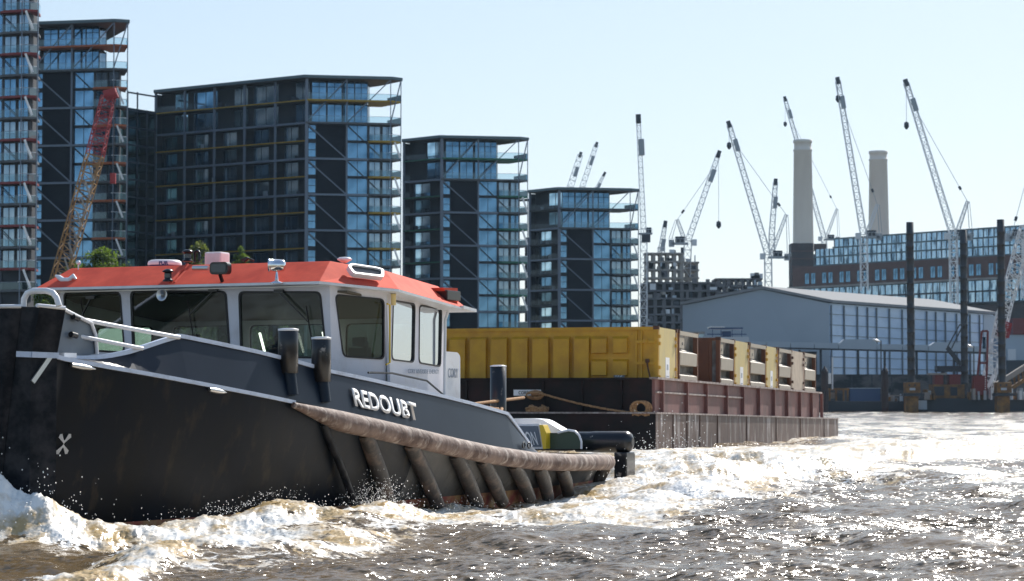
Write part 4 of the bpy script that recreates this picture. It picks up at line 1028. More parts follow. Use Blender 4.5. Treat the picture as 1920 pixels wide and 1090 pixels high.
mb = MB(); mb.tube([(-1.6, -1.2, 1.2), (1.7, -1.2, 1.2)], .06, 5); [mb.bar((x, -1.2, .35), (x, -1.2, 1.2), .07) for x in (-1.6, -.5, .6, 1.7)]; mb.build('guard_rail', M['cw'], g)
crane('white crane over the concrete frame, jib up to the right, long hook line', 700, (1287, 520), (1290, 452), (1347, 290), (1270, 412), hook=(1350, 420), w=1.7, jr=.11)
crane('tall white crane with jib leaning left, between the concrete frame and the nearer chimney', 730, (1441, 545), (1440, 478), (1367, 234), (1474, 403), hook=(1365, 272))
crane('narrow upright crane standing close behind the leaning one', 780, (1447, 480), (1447, 440), (1454, 342), None, w=1.8, mw=1.8)
crane('white crane whose jib crosses behind the nearer chimney', 1010, (1546, 480), (1545, 446), (1472, 186), (1569, 392), hook=(1473, 232))
crane('white crane with steep jib between the two chimneys', 725, (1621, 545), (1619, 440), (1571, 152), (1645, 384), hook=(1572, 184))
crane('largest white crane right of both chimneys with hook hanging far out', 690, (1789, 575), (1787, 440), (1699, 156), (1814, 378), hook=(1698, 234))
crane('hazy crane with thick jib section above the lowest apartment block, left of a pair', 900, (1062, 400), (1066, 362), (1088, 291), None, w=2.6)
crane('hazy crane with jib leaning right above the lowest apartment block, right of a pair', 950, (1088, 400), (1092, 350), (1118, 272), None, w=2.2)
crane('faint tiny crane jib above the flat roof of the lowest apartment block', 1100, (1116, 380), (1120, 352), (1133, 327), None, w=1.6)
crane('small crane with short twin jib standing on the concrete frame top', 760, (1240, 478), (1240, 464), (1247, 421), None, w=1.6)
crane('crane with only its luffing mast showing at the far side of the right pile', 620, (1924, 560), (1926, 440), (1940, 260), (1899, 432), w=1.6)
# lattice boom crane at left, red over ochre
g = empty('lattice_boom_crane', P(98, 560, 300)); o0 = Vector(g.location); tag(g, 'leaning lattice crane boom, red above and ochre below, before the dark blocks', 'crane')
V = lambda x, y, D=300: P(x, y, D)-o0
mb = MB(); mb.lattice(V(98, 575), V(178, 292), 2.1, 17, .09, w1=2.1); mb.build('lower_boom', M['cyl'], g)
mb = MB(); mb.lattice(V(178, 292), V(203, 182), 2.1, 9, .09, w1=1.6); mb.build('upper_boom', M['cred'], g)
mb = MB(); mb.bar(V(195, 178), V(218, 172), 1.0, 1.0); mb.bar(V(200, 186), V(221, 178), .7, .7); mb.build('boom_head', M['cred'], g)
mb = MB(); mb.bar(V(215, 176), V(212, 328), .1); mb.build('hoist_rope', M['dark'], g)
mb = MB(); c = V(212, 332); mb.box((c.x-.35, -.3, c.z-.9), (c.x+.35, .3, c.z+.5)); mb.build('hook_block', M['cred'], g)
for k in range(9):
    t = .12+.1*k; a = V(98, 575).lerp(V(176, 292), t); b = a+Vector((.75, -1.4, -1.9)); mb = MB(); mb.bar(a+Vector((.1, -1.4, 0)), b, .2, .2); mb.build('boom_rung', M['conc'], g)
mb = MB(); mb.bar(V(93, 560), V(162, 300), .1); mb.bar(V(112, 560), V(185, 300), .1); mb.build('pendant', M['cyl'], g)
# power station with two chimneys
D = 950; g = empty('power_station', (P(1600, 750, D).x, D, 0)); o0 = Vector(g.location); tag(g, 'brick power station building with two tall pale chimneys', 'power station')
V = lambda x, y, DD=D: P(x, y, DD)-o0
for cx, yt, yb, DD in ((1507, 263, 460, 950), (1649, 284, 450, 1040)):
    c = V(cx, 600, DD); zt = P(cx, yt, DD).z; zb = P(cx, yb, DD).z; r0 = 15.7/F*DD; r1 = 19.5/F*DD; dz = zt-zb
    mb = MB(); mb.lathe((c.x, c.y, 0), [(r1+.3, zb-30), (r1, zb), (r0+.25, zt-dz*.11), (r0+.5, zt-dz*.105), (r0+.5, zt-dz*.09), (r0+.1, zt-dz*.085), (r0+.1, zt-1.4), (r0+.45, zt-1.2), (r0+.45, zt), (r0-.9, zt), (r0-.9, zt-3)], 36); ch = mb.build('chimney', M['chim'], g)
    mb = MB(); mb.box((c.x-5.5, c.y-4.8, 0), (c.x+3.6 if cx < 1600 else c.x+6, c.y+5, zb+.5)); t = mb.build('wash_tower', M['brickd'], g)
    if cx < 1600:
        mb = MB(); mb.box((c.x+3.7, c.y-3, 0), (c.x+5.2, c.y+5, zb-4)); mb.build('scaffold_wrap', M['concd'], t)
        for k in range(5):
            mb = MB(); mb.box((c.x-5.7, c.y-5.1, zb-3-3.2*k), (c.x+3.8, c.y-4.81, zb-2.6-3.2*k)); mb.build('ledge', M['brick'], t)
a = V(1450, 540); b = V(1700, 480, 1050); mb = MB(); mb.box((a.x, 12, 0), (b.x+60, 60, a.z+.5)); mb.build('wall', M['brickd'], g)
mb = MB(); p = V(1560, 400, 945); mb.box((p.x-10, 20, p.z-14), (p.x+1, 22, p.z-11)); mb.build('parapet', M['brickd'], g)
# long blue glazed block, brick band, lower glass
M['gb'] = mat('blue_curtain_wall', (.26, .42, .60), .1, .85, c2=(.44, .60, .76), scale=.22, stretch=(2.5, 2.5, .5), lo=.42, hi=.6, c3=(.05, .10, .16), s3=.35, lo3=.5, hi3=.62, detail=3)
D0, D1 = 830, 740
a0 = P(1500, 455, D0); a1 = P(2020, 435, D1); ang = math.atan2(a1.y-a0.y, a1.x-a0.x); Wd = math.hypot(a1.x-a0.x, a1.y-a0.y)
g = empty('glazed_apartment_block', (a0.x, a0.y, 0), ang); tag(g, 'very long blue glazed block with a brick band of paired windows behind the cranes', 'apartment block')
zt = P(1530, 452, D0).z; zb1 = P(1530, 500, D0).z; zb2 = P(1530, 538, D0).z
xo = 6
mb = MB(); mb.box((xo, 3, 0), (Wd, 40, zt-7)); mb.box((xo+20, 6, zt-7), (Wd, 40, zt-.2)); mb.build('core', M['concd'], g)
nfl = 3; hh = (zt-zb1)/nfl
for k in range(nfl):
    z0 = zb1+hh*k; x0_ = xo+(9 if k == 2 else 0)
    mb = MB(); mb.box((x0_-.4, .9, z0-.2), (Wd, 6, z0+.25)); mb.build('floor_slab', M['roofm'], g)
    mb = MB(); mb.box((x0_, 1.5, z0+.3), (Wd, 3.01, z0+hh-.25))
    for i in range(int((Wd-x0_)/2.2)): mb.box((x0_+i*2.2, 1.3, z0+.3), (x0_+i*2.2+.22, 1.49, z0+hh-.25), 1)
    mb.build('glazed_floor', [M['gb'], M['mull']], g)
mb = MB(); mb.box((xo+9, .8, zt-.2), (Wd, 30, zt+.25)); mb.build('roof', M['roofm'], g)
mb = MB(); mb.box((-4, .4, zb2), (Wd, 5, zb1-.2)); mb.build('brick_wall', M['brick'], g)
i = 0; x = 2.0; ph = (zb1-zb2)
while x < Wd-4:
    for dx in (0, 3.0):
        inst('window', win_mesh(2.0, 3.9, 2, [1.8], 'wg'), g, (x+dx, .28, zb2+ph*.12))
    x += 8.2
mb = MB(); mb.box((-5, -1.5, zb2-.7), (Wd, 4, zb2-.05)); mb.build('stone_ledge', M['conc'], g)
for k in range(2):
    z1 = zb2-.7-3.9*k
    mb = MB(); mb.box((-12, .6+.1*k, z1-3.5), (Wd, 3, z1-.2))
    for i in range(int((Wd+12)/3)): mb.box((-12+i*3, .4, z1-3.5), (-12+i*3+.25, .59, z1-.2), 1)
    mb.build('glazed_floor', [M['gb'], M['mull']], g)
    mb = MB(); mb.box((-12, .3, z1-3.9), (Wd, 3.1, z1-3.51)); mb.build('floor_slab', M['mull'], g)
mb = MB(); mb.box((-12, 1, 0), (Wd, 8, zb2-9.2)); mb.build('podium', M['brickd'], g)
# warehouse
g = empty('warehouse', (P(1555, 700, 480).x, 480, 0)); o0 = Vector(g.location); tag(g, 'large pale blue grey warehouse with gable end and ribbed translucent side', 'warehouse')
M['gable'] = mat('gable_cladding', (.38, .44, .50), .6, c2=(.34, .40, .46), scale=.06)
M['side'] = mat('translucent_cladding', (.50, .64, .82), .35, c2=(.42, .56, .74), scale=.15, stretch=(1, 1, 3), lo=.4, hi=.6)
M['wroof'] = mat('pale_roof_sheet', (.26, .265, .27), .9, spec=.1)
A = P(1280, 573, 488)-o0; B = P(1555, 569, 480)-o0; AP = P(1428, 543, 484)-o0; Cc = P(1862, 592, 545)-o0
dirb = Vector((Cc.x-B.x, Cc.y-B.y, 0)); eB = B.z; eA = A.z
mb = MB(); vv = [(A.x, A.y, 0), (B.x, B.y, 0), (B.x, B.y, eB), (AP.x, AP.y, AP.z), (A.x, A.y, eA)]
bk = [(x+dirb.x, y+dirb.y, z) for x, y, z in vv]
mb.add(vv+bk, [(0, 1, 2, 3, 4), (9, 8, 7, 6, 5), (0, 4, 9, 5)], 0); mb.add(vv+bk, [(1, 6, 7, 2)], 1); mb.build('wall', [M['gable'], M['side']], g)
def off(p, k, z): return (p[0]+dirb.x*k, p[1]+dirb.y*k, p[2]+z)
mb = MB(); q = [(B.x+.6, B.y-.6, eB), (AP.x, AP.y-.6, AP.z), (A.x-.6, A.y-.6, eA)]
vv = [off(p, 0, .1) for p in q]+[off(p, 1.0, .1) for p in q]+[off(p, 0, .7) for p in q]+[off(p, 1.0, .7) for p in q]
mb.add(vv, [(6, 9, 10, 7), (7, 10, 11, 8), (0, 1, 4, 3), (1, 2, 5, 4), (0, 6, 7, 1), (1, 7, 8, 2), (0, 3, 9, 6), (3, 4, 10, 9), (2, 8, 11, 5)]); mb.build('roof', M['wroof'], g)
sp = [(x) for x in (1558, 1582, 1607, 1626, 1643, 1667, 1691, 1713, 1737, 1754, 1772, 1793, 1818, 1836)]
def sidep(px):
    # s along side for picture column
    r_ = (px-960)/F; Bx = B.x+o0.x; By = 480
    return (r_*By-Bx)/(dirb.x-r_*dirb.y)
sn = Vector((dirb.y, -dirb.x, 0)).normalized()
for px in sp:
    s = sidep(px); p = Vector((B.x, B.y, 0))+dirb*s+sn*.15; mb = MB(); mb.bar(p, p+Vector((0, 0, eB-.3)), .5, .3); mb.build('rib', M['greyp'], g)
for k in range(1, 10):
    z = eB*k/10; mb = MB(); p = Vector((B.x, B.y, z))+sn*.08; mb.bar(p, p+dirb, .16, .12); mb.build('cladding_rail', M['greyp'], g)
mb = MB(); p = Vector((B.x, B.y, 0))+dirb*.93+sn*.1; mb.bar(p+Vector((0, 0, eB/2)), p+dirb*.075+Vector((0, 0, eB/2)), .3, eB-.4); mb.build('end_cladding', M['gable'], g)
# grey canopy along the front
D = 462; g = empty('canopy', (P(1640, 650, D).x, D, 0)); o0 = Vector(g.location); tag(g, 'long grey overhead conveyor gallery crossing before the warehouse', 'gallery')
V = lambda x, y: P(x, y, D)-o0
def slabp(x0, y0, x1, y1, x2, y2, x3, y3, m, name, dy=2.5):
    mb = MB(); f = [V(x0, y0), V(x1, y1), V(x2, y2), V(x3, y3)]; mb.add(f+[p+Vector((0, dy, 0)) for p in f], [(0, 1, 2, 3), (7, 6, 5, 4), (0, 4, 5, 1), (1, 5, 6, 2), (2, 6, 7, 3), (3, 7, 4, 0)]); return mb.build(name, m, g)
for x0, x1 in ((1400, 1437), (1438, 1482), (1483, 1527), (1528, 1572), (1645, 1692), (1693, 1740), (1812, 1860)):
    yb = 650+(x0-1400)*.022; slabp(x0, yb, x1-.3, yb+1, x1-.3, yb-9.5, x0, yb-10, M['gable'], 'fascia')
slabp(1573, 654, 1644, 656, 1644, 643, 1573, 644, M['gable'], 'fascia'); slabp(1575, 644, 1642, 643, 1634, 636.5, 1583, 636.5, M['gable'], 'fascia')
slabp(1741, 658, 1811, 660, 1811, 647, 1741, 648, M['gable'], 'fascia'); slabp(1744, 648, 1808, 647, 1800, 642, 1753, 642, M['gable'], 'fascia')
slabp(1400, 652, 1870, 664, 1870, 661, 1400, 650, M['dark'], 'gallery_beam', 3)
for x in (1420, 1500, 1540, 1610, 1660, 1720, 1790, 1850):
    p = V(x, 656); mb = MB(); mb.box((p.x-.2, .6, 0), (p.x+.2, 1.2, p.z)); mb.build('post', M['dark'], g)
p0 = V(1465, 659); p1 = V(1535, 725); mb = MB(); mb.box((p0.x, 2.6, 0), (p1.x, 4.6, p0.z)); mb.build('dark_opening', M['dark'], g)
# street lamps
for x, y, lb in ((1643, 639, 'white oval lamp head lit by the sun left of the tallest pile group'), (1817, 649, 'white oval lamp head just right of the middle pile')):
    if x == 1643: lb = 'white oval lamp head above the gallery, left of the first tall pile'
    c = P(x, y, 440); g = empty('street_lamp', (c.x, c.y, 0)); tag(g, lb, 'street lamp', 'lamps on the quay')
    mb = MB(); mb.cyl((.9, 0, 0), (.9, 0, c.z), .12, n=8); mb.build('pole', M['dark'], g)
    mb = MB(); mb.lathe((0, 0, c.z), [(0, -.25), (.6, -.15), (.95, 0), (.6, .2), (0, .3)], 16); o = mb.build('lamp_head', M['fin'], g); o.rotation_euler = (0, R(18), 0); o.location = (-c.z*math.sin(R(18))+.0, 0, c.z*(1-math.cos(R(18))))
# quay wall and ground
QY = 436
M['quay'] = mat('quay_stone', (.12, .12, .12), .85, c2=(.06, .06, .065), scale=.5, stretch=(1, 1, 2), c3=(.02, .025, .03), s3=.25, lo3=.5, hi3=.6)
M['ground'] = mat('ground', (.08, .08, .075), .9, c2=(.05, .055, .04), scale=.05)
mb = MB(); zq = P(1600, 703, QY).z
mb.box((-900, QY, -3), (1200, 3000, 1.8)); gnd = tag(mb.build('ground', M['ground']), kind='structure')
mb = MB(); mb.prism([(-900, 285), (15, 285), (36, 435.9), (-900, 435.9)], -3, 3.4); tag(mb.build('riverbank', M['ground']), kind='structure')
g = empty('quay_wall', (P(1720, 720, QY).x, QY-1.0, 0)); tag(g, 'dark quay wall of stacked panels along the far water edge', 'wall')
mb = MB(); mb.box((-70, 0, -2), (90, .9, zq)); mb.build('wall', M['quay'], g)
for k in range(40):
    if k > 60: break
    mb = MB(); x = -66+k*3.8; mb.box((x, -.12, .0), (x+.25, -.001, zq)); mb.build('wall_pier', M['dark'], g)
for z in (zq*.3, zq*.55, zq*.8, zq):
    mb = MB(); mb.box((-70, -.15, z-.08), (90, -.125, z+.06)); mb.build('wall_rail', M['quay'], g)
mb = MB(); mb.box((-900, 284, -2), (15, 284.9, 4.2)); tag(mb.build('embankment_wall', M['quay']), 'low stone embankment wall at the foot of the apartment blocks', 'wall')
# unfinished concrete frames
def cframe(label, D, x0, x1, ytop, ybot, nx, nf, m, cols, deep=14, cat='construction frame', rand=0):
    a = P(x0, ytop, D); b = P(x1, ytop, D); g = empty('concrete_frame', (a.x, D, 0)); tag(g, label, cat); W = b.x-a.x; zt = a.z; zb = P(x0, ybot, D).z; h = (zt-zb)/nf
    for k in range(nf+1):
        z = zb+h*k; mb = MB(); mb.box((-.8, -.5, z-.5), (W+.8, deep, z)); mb.build('slab', m, g)
    for i in range(nx+1):
        for dy in (0, deep-1):
            mb = MB(); x = W*i/nx; mb.box((x-.5, dy, 0 if dy == 0 else 0), (x+.5, dy+.8, zt-.3)); mb.build('column', m, g)
    if rand:
        for k in range(rand):
            mb = MB(); x = random.random()*W; z = zb+h*random.randint(0, nf); mb.box((x, -.4, z), (x+random.uniform(.3, 2), .2, z+random.uniform(.6, 2.2))); mb.build('site_hoarding', M[random.choice(['cw', 'concd', 'concd', 'conc', 'gable', 'dark'])], g)
    return g
cframe('open concrete frame of a half built tower beside the thin crane mast', 690, 1213, 1278, 474, 520, 5, 3, M['conc'], 1, deep=7, rand=16)
cframe('low open concrete deck to the right of the half built tower', 700, 1279, 1306, 491, 520, 2, 2, M['conc'], 1, rand=6)
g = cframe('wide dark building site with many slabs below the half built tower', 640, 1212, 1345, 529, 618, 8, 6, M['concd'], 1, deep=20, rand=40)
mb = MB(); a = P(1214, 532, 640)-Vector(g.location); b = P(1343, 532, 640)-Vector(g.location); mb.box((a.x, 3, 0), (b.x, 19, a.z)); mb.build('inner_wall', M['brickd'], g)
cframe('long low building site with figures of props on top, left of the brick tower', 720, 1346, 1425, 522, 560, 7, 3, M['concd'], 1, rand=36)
# ----------------------------------------------------------------- piles
M['pile'] = mat('tall_pile_steel', (.022, .024, .028), .6, c2=(.04, .04, .042), scale=.6)
M['oy'] = mat('ochre_paint', (.24, .12, .03), .7, c2=(.09, .05, .025), scale=.8)
M['rcab'] = mat('dark_red_paint', (.15, .018, .018), .5)
M['blu'] = mat('blue_container_paint', (.03, .07, .16), .5)
def pile(x, yt, D, r, label, collar=True):
    p = P(x, yt, D); g = empty('pile', (p.x, D, 0)); tag(g, label, 'pile', 'piles standing in the far water'); z = p.z
    mb = MB(); prof = [(0, -2), (r, -2)]; zz = 3
    while zz < z-1:
        prof += [(r, zz), (r+.06, zz+.05), (r+.06, zz+.25), (r, zz+.3)]; zz += 2.2
    prof += [(r, z), (0, z)]; mb.lathe((0, 0, 0), prof, 10); mb.build('shaft', M['pile'], g)
    if collar:
        mb = MB(); mb.box((-r-.55, -r-.6, 3.4), (r+.75, r+.5, 5.3)); mb.build('jacking_collar', M['oy'], g, bevel=.08)
        mb = MB(); mb.box((-r-.9, -r-.9, 2.9), (r+1.4, r+.5, 3.35)); mb.build('collar_deck', M['dark'], g)
        mb = MB(); mb.box((-r-.5, -r-.55, -.5), (r+.4, r+.4, 2.85)); mb.build('leg_guide', M['oy'], g, bevel=.08)
        for sx in (-.55, .45):
            mb = MB(); mb.box((sx-.15, -r-.66, 4.6), (sx+.15, -r-.61, 4.95)); mb.build('jack_pin', M['dark'], g)
        mb = MB(); mb.box((-.5, -r-.66, 3.9), (.5, -r-.61, 4.3)); mb.build('plate', M['gable'], g)
    return g
pile(1706, 417, 405, .66, 'tall black ringed pile, leftmost of the three high ones')
pile(1806, 431, 430, .66, 'tall black ringed pile in the middle, rising behind the red cabins', False)
pile(1876, 412, 400, .66, 'tall black ringed pile furthest to the right by the white lattice crane')
for x, lb in ((1546, 'short pointed dark mooring pile right behind the barge stern'), (1659, 'short pointed dark mooring pile between blue container and tall pile')):
    D = 415; p = P(x, 686, D); z1 = P(x, 697, D).z; g = empty('mooring_pile', (p.x, D, 0)); tag(g, lb, 'pile', 'short mooring piles')
    mb = MB(); mb.cyl((0, 0, -2), (0, 0, z1), .62, n=10); mb.build('shaft', M['brickd'], g); mb = MB(); mb.lathe((0, 0, z1), [(.66, 0), (0, p.z-z1)], 10); mb.build('cap', M['brickd'], g)
# jack up barge with cabins
D = 408
g = empty('work_barge', (P(1775, 760, D).x, D, 0)); o0 = Vector(g.location); tag(g, 'dark jack up work barge carrying red and ochre machinery between the piles', 'work barge')
V = lambda x, y: P(x, y, D)-o0
def bx(x0, y0, x1, y1, d0, d1, m, name, par=None, ztop=None):
    a = V(x0, y0); b = V(x1, y1); mb = MB(); mb.box((a.x, d0, b.z), (b.x, d1, a.z)); return mb.build(name, m, par or g)
bx(1722, 748, 1935, 775, 0, 12, M['dark'], 'hull'); bx(1708, 751, 1736, 768, -1.2, -.2, M['gable'], 'tank')
def thing(name, label, cat, group=None):
    t = empty(name, Vector(o0)); return tag(t, label, cat, group)
t = thing('machinery_house', 'ochre machinery house on the work barge under the red cabins', 'machinery house')
bx(1751, 721, 1811, 748, 1, 5, M['oy'], 'wall', t); bx(1753, 725, 1772, 742, .9, .99, M['dark'], 'louvre', t); bx(1784, 726, 1797, 742, .9, .99, M['dark'], 'louvre', t); bx(1747, 747, 1815, 750, .5, 5, M['dark'], 'skid', t)
t = thing('red_cabin', 'dark red cabin with pale roof on the ochre machinery house', 'cabin', ); bx(1756, 703, 1772, 720.8, 1.5, 4, M['rcab'], 'wall', t); bx(1746, 699.5, 1778, 702.8, 1.0, 4.4, M['conc'], 'roof', t)
t = thing('red_cabin', 'plain dark red box cabin beside the one with the pale roof', 'cabin'); bx(1783, 704, 1804, 720.8, 1.5, 4, M['rcab'], 'wall', t); bx(1781, 702, 1806, 703.9, 1.3, 4.2, M['rcab'], 'roof', t)
t = thing('red_hopper', 'upright dark red hopper box with bright bolt row by the red frame', 'hopper'); bx(1824, 705, 1849, 741, -1, 1, M['rcab'], 'body', t)
for k in range(8): bx(1844.5, 707+k*4.2, 1846, 709+k*4.2, -1.1, -1.02, M['fin'], 'bolt', t)
t = thing('red_a_frame', 'tall dark red portal frame standing over the hopper', 'frame')
for a, b in (((1841, 621), (1833, 705)), ((1852, 621), (1850, 705)), ((1841, 621), (1852, 621)), ((1835, 681), (1851, 681))):
    mb = MB(); mb.bar(V(*a), V(*b), .35, .35); mb.build('leg' if a[0] != b[0]-11 else 'beam', M['rcab'], t)
bx(1843, 632, 1849, 654, .3, .5, M['wg'], 'glazed_panel', t)
t = thing('lattice_crane', 'white lattice crane mast with red sections leaning right at the picture edge', 'crane')
mb = MB(); mb.lattice(V(1853, 735)+Vector((0, 2, 0)), V(1893, 560)+Vector((0, 2, 0)), 2.0, 12, .12); mb.build('lower_mast', M['cw'], t)
mb = MB(); mb.lattice(V(1893, 560)+Vector((0, 2, 0)), V(1930, 425)+Vector((0, 2, 0)), 2.2, 9, .13); mb.build('upper_mast', M['cw'], t)
mb = MB(); mb.lattice(V(1883, 632)+Vector((0, 1, 0)), V(1889, 605)+Vector((0, 1, 0)), 1.6, 4, .16); mb.build('red_section', M['cred'], t)
mb = MB(); mb.bar(V(1858, 640), V(1868, 585), .16); mb.bar(V(1868, 585), V(1893, 560), .14); mb.build('back_stay', M['cw'], t)
mb = MB(); mb.bar(V(1852, 726), V(1864, 703), .5, .6); mb.build('strut', M['fin'], t)
t = thing('conveyor', 'inclined pale conveyor bridge rising off the right edge over the work barge', 'conveyor')
mb = MB(); mb.bar(V(1868, 722), V(1935, 680), 1.4, .9); mb.build('cover', M['conc'], t); mb = MB(); mb.bar(V(1880, 738), V(1935, 704), 1.2, .6); mb.build('truss', M['oy'], t)
for k in range(6):
    x = 1885+k*8; mb = MB(); mb.bar(V(x, 716-k*5), V(x+2, 732-k*5), .3); mb.build('strut', M['oy'], t)
t = thing('pedestal_crane', 'small dark knuckle boom crane before the warehouse side', 'crane')
mb = MB(); mb.bar(V(1776, 652), V(1802, 685), .8, .7); mb.build('boom', M['dark'], t); mb = MB(); mb.bar(V(1776, 652), V(1800, 608), .2); mb.bar(V(1784, 654), V(1815, 590), .2); mb.build('stay', M['dark'], t); bx(1762, 686, 1812, 697, 3, 5, M['dark'], 'deck', t); bx(1772, 697, 1778, 722, 3, 4, M['dark'], 'post', t)
# clutter on the barge deck
for k in range(26):
    x = random.choice([random.uniform(1728, 1750), random.uniform(1815, 1856), random.uniform(1886, 1925)]); y = random.uniform(735, 746); w_ = random.uniform(2, 7)
    bx(x, y-random.uniform(2, 10), x+w_, 750, -.4-k*.05, 1, M[random.choice(['gable', 'conc', 'cgx', 'oy', 'dark', 'cw'])], 'deck_box')
D = 418
g = empty('pontoon', (P(1620, 760, D).x, D, 0)); o0 = Vector(g.location); tag(g, 'low dark pontoon moored along the quay behind the short piles', 'pontoon')
bx(1540, 753, 1700, 772, 0, 8, M['dark'], 'hull'); 
for k in range(10):
    x = random.uniform(1664, 1696); bx(x, random.uniform(738, 748), x+4, 752.5, .2+k*.1, 1.5+k*.1, M[random.choice(['oy', 'conc', 'cgx', 'gable'])], 'deck_box')
bx(1662, 741, 1690, 743, -.3, 0, M['conc'], 'gangway_rail')
t = thing('shipping_container', 'dark blue shipping container on the far pontoon', 'container'); bx(1595, 729, 1652, 752.6, 1, 4, M['blu'], 'body', t); bx(1594, 727.5, 1653, 728.8, .9, 4.1, M['gable'], 'roof', t)
t = thing('orange_frame', 'orange painted machinery frame left of the blue container', 'machinery')
for q in ((1556, 730, 1559, 752), (1568, 730, 1571, 752), (1582, 730, 1585, 752), (1590, 730, 1593, 752)): bx(*q, 1, 1.6, M['oy'], 'post', t)
bx(1555, 728, 1594, 732, .9, 1.7, M['oy'], 'beam', t); bx(1560, 736, 1568, 748, 1.8, 2.4, M['conc'], 'motor', t); bx(1572, 738, 1581, 752, 1.8, 2.4, M['dark'], 'motor', t)
t = thing('mast_pole', 'thin pale pole with equipment box behind the barge stern', 'pole'); mb = MB(); mb.bar(V(1561, 670), V(1561, 730), .25); mb.build('pole', M['cw'], t); bx(1555, 700, 1560, 720, 1, 1.5, M['cw'], 'box', t)
# buildings at right edge behind
D = 520; g = empty('shed', (P(1910, 650, D).x, D, 0)); o0 = Vector(g.location); tag(g, 'grey green shed with red upper cladding at the right picture edge', 'shed')
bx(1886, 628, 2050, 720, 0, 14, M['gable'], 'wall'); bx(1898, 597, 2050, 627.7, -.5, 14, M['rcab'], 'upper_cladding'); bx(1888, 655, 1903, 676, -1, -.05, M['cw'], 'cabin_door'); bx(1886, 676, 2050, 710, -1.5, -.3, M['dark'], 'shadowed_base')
# moored passenger boat behind the containers
D = 300; g = empty('passenger_boat', (P(1350, 660, D).x, D, 0)); o0 = Vector(g.location); tag(g, 'white passenger boat with blue sun canopy, half hidden behind the containers', 'boat')
bx(1250, 632, 1405, 760, 0, 5, M['gable'], 'hull'); bx(1262, 622, 1322, 626, .2, 4, M['wroof'], 'cabin_roof'); bx(1270, 626.3, 1320, 631.8, .6, 3.6, M['wg2'], 'cabin_window')
bx(1333, 614, 1394, 617, .4, 4, M['blu'], 'canopy'); bx(1331, 612.6, 1360, 613.8, .3, 4.1, M['fin'], 'canopy_edge')
for x in (1336, 1352, 1373, 1391): bx(x, 617.2, x+1.2, 631.8, .5, .7, M['blu'], 'canopy_post')
bx(1326, 626, 1400, 628, .1, .2, M['blu'], 'rail'); bx(1356, 621, 1372, 631.5, 1, 2.5, M['blu'], 'seat_block')
# ----------------------------------------------------------------- trees
def leafmat(name, c, c2):
    m = mat(name, c, .6, c2=c2, scale=.5, lo=.4, hi=.6); t = m.node_tree; p = t.nodes['Principled BSDF']; tr = t.nodes.new('ShaderNodeBsdfTranslucent'); mx = t.nodes.new('ShaderNodeMixShader'); mx.inputs[0].default_value = .5
    tr.inputs[0].default_value = (c[0]*1.6, c[1]*1.7, c[2], 1); t.links.new(p.outputs[0], mx.inputs[1]); t.links.new(tr.outputs[0], mx.inputs[2]); t.links.new(mx.outputs[0], t.nodes['Material Output'].inputs[0]); return m
M['leaf'] = leafmat('leaf_green', (.085, .125, .022), (.035, .06, .012))
M['leaf2'] = leafmat('leaf_olive', (.12, .14, .04), (.07, .08, .02))
M['bark'] = mat('bark', (.06, .045, .03), .9)
def tree(px, ytop, wpx, D, m, label, seed, nleaf=5200):
    rnd = np.random.RandomState(seed); p = P(px, ytop, D); H = p.z; Rr = wpx/F*D/2
    g = empty('tree', (p.x, D, 0)); tag(g, label, 'tree', 'trees behind the tug')
    mb = MB(); mb.tube([(0, 0, 0), (.2, .1, H*.4), (.1, 0, H*.75)], [.4, .3, .1], 8)
    cl = []
    for k in range(60):
        a = rnd.rand()*6.28; e = rnd.rand()**.6; rr = Rr*math.sqrt(rnd.rand())*.95; z = H*.42+(H*.58-1.0)*e; rr *= math.sqrt(max(.1, 1-e**5))
        c = Vector((rr*math.cos(a), rr*math.sin(a), z)); cl.append((c, Rr*rnd.uniform(.16, .32)))
        if k % 3 == 0: mb.tube([(.1, 0, H*.35+rnd.rand()*H*.2), tuple(c*.5+Vector((0, 0, H*.3))), tuple(c)], [.16, .09, .03], 5)
    cl.append((Vector((0, 0, H-Rr*.22)), Rr*.25))
    mb.build('trunk', M['bark'], g)
    vv = np.zeros((nleaf*4, 3)); 
    for i in range(nleaf):
        c, r_ = cl[rnd.randint(len(cl))]; d = rnd.randn(3); d /= np.linalg.norm(d); q = np.array(c)+d*r_*rnd.rand()**.35
        n1 = rnd.randn(3); n1 /= np.linalg.norm(n1); n2 = np.cross(n1, rnd.randn(3)); n2 /= np.linalg.norm(n2); s = rnd.uniform(.13, .26)
        vv[4*i] = q-n1*s; vv[4*i+1] = q+n2*s*.6; vv[4*i+2] = q+n1*s; vv[4*i+3] = q-n2*s*.6
    me = bpy.data.meshes.new('crown'); me.from_pydata(vv.tolist(), [], [(4*i, 4*i+1, 4*i+2, 4*i+3) for i in range(nleaf)]); me.materials.append(m); inst('crown', me, g)
tree(196, 463, 118, 300, M['leaf'], 'leafy green tree over the front left of the tug roof', 1, 8000)
tree(138, 488, 70, 310, M['leaf'], 'green tree crown around the foot of the lattice boom', 2)
tree(90, 530, 80, 296, M['leaf'], 'low green tree behind the hoop rail at the tug bow', 3)
tree(374, 452, 74, 330, M['leaf2'], 'olive tree behind the radar and lamps on the tug roof', 4)
tree(452, 463, 52, 320, M['leaf'], 'small bright green tree right of the sensor box', 5)
tree(268, 520, 110, 305, M['leaf'], 'tree seen through the second wheelhouse window', 6)
tree(420, 510, 90, 318, M['leaf'], 'tree seen through the middle of the wheelhouse', 8)
tree(500, 540, 80, 312, M['leaf'], 'tree seen through the third front window of the wheelhouse', 7)
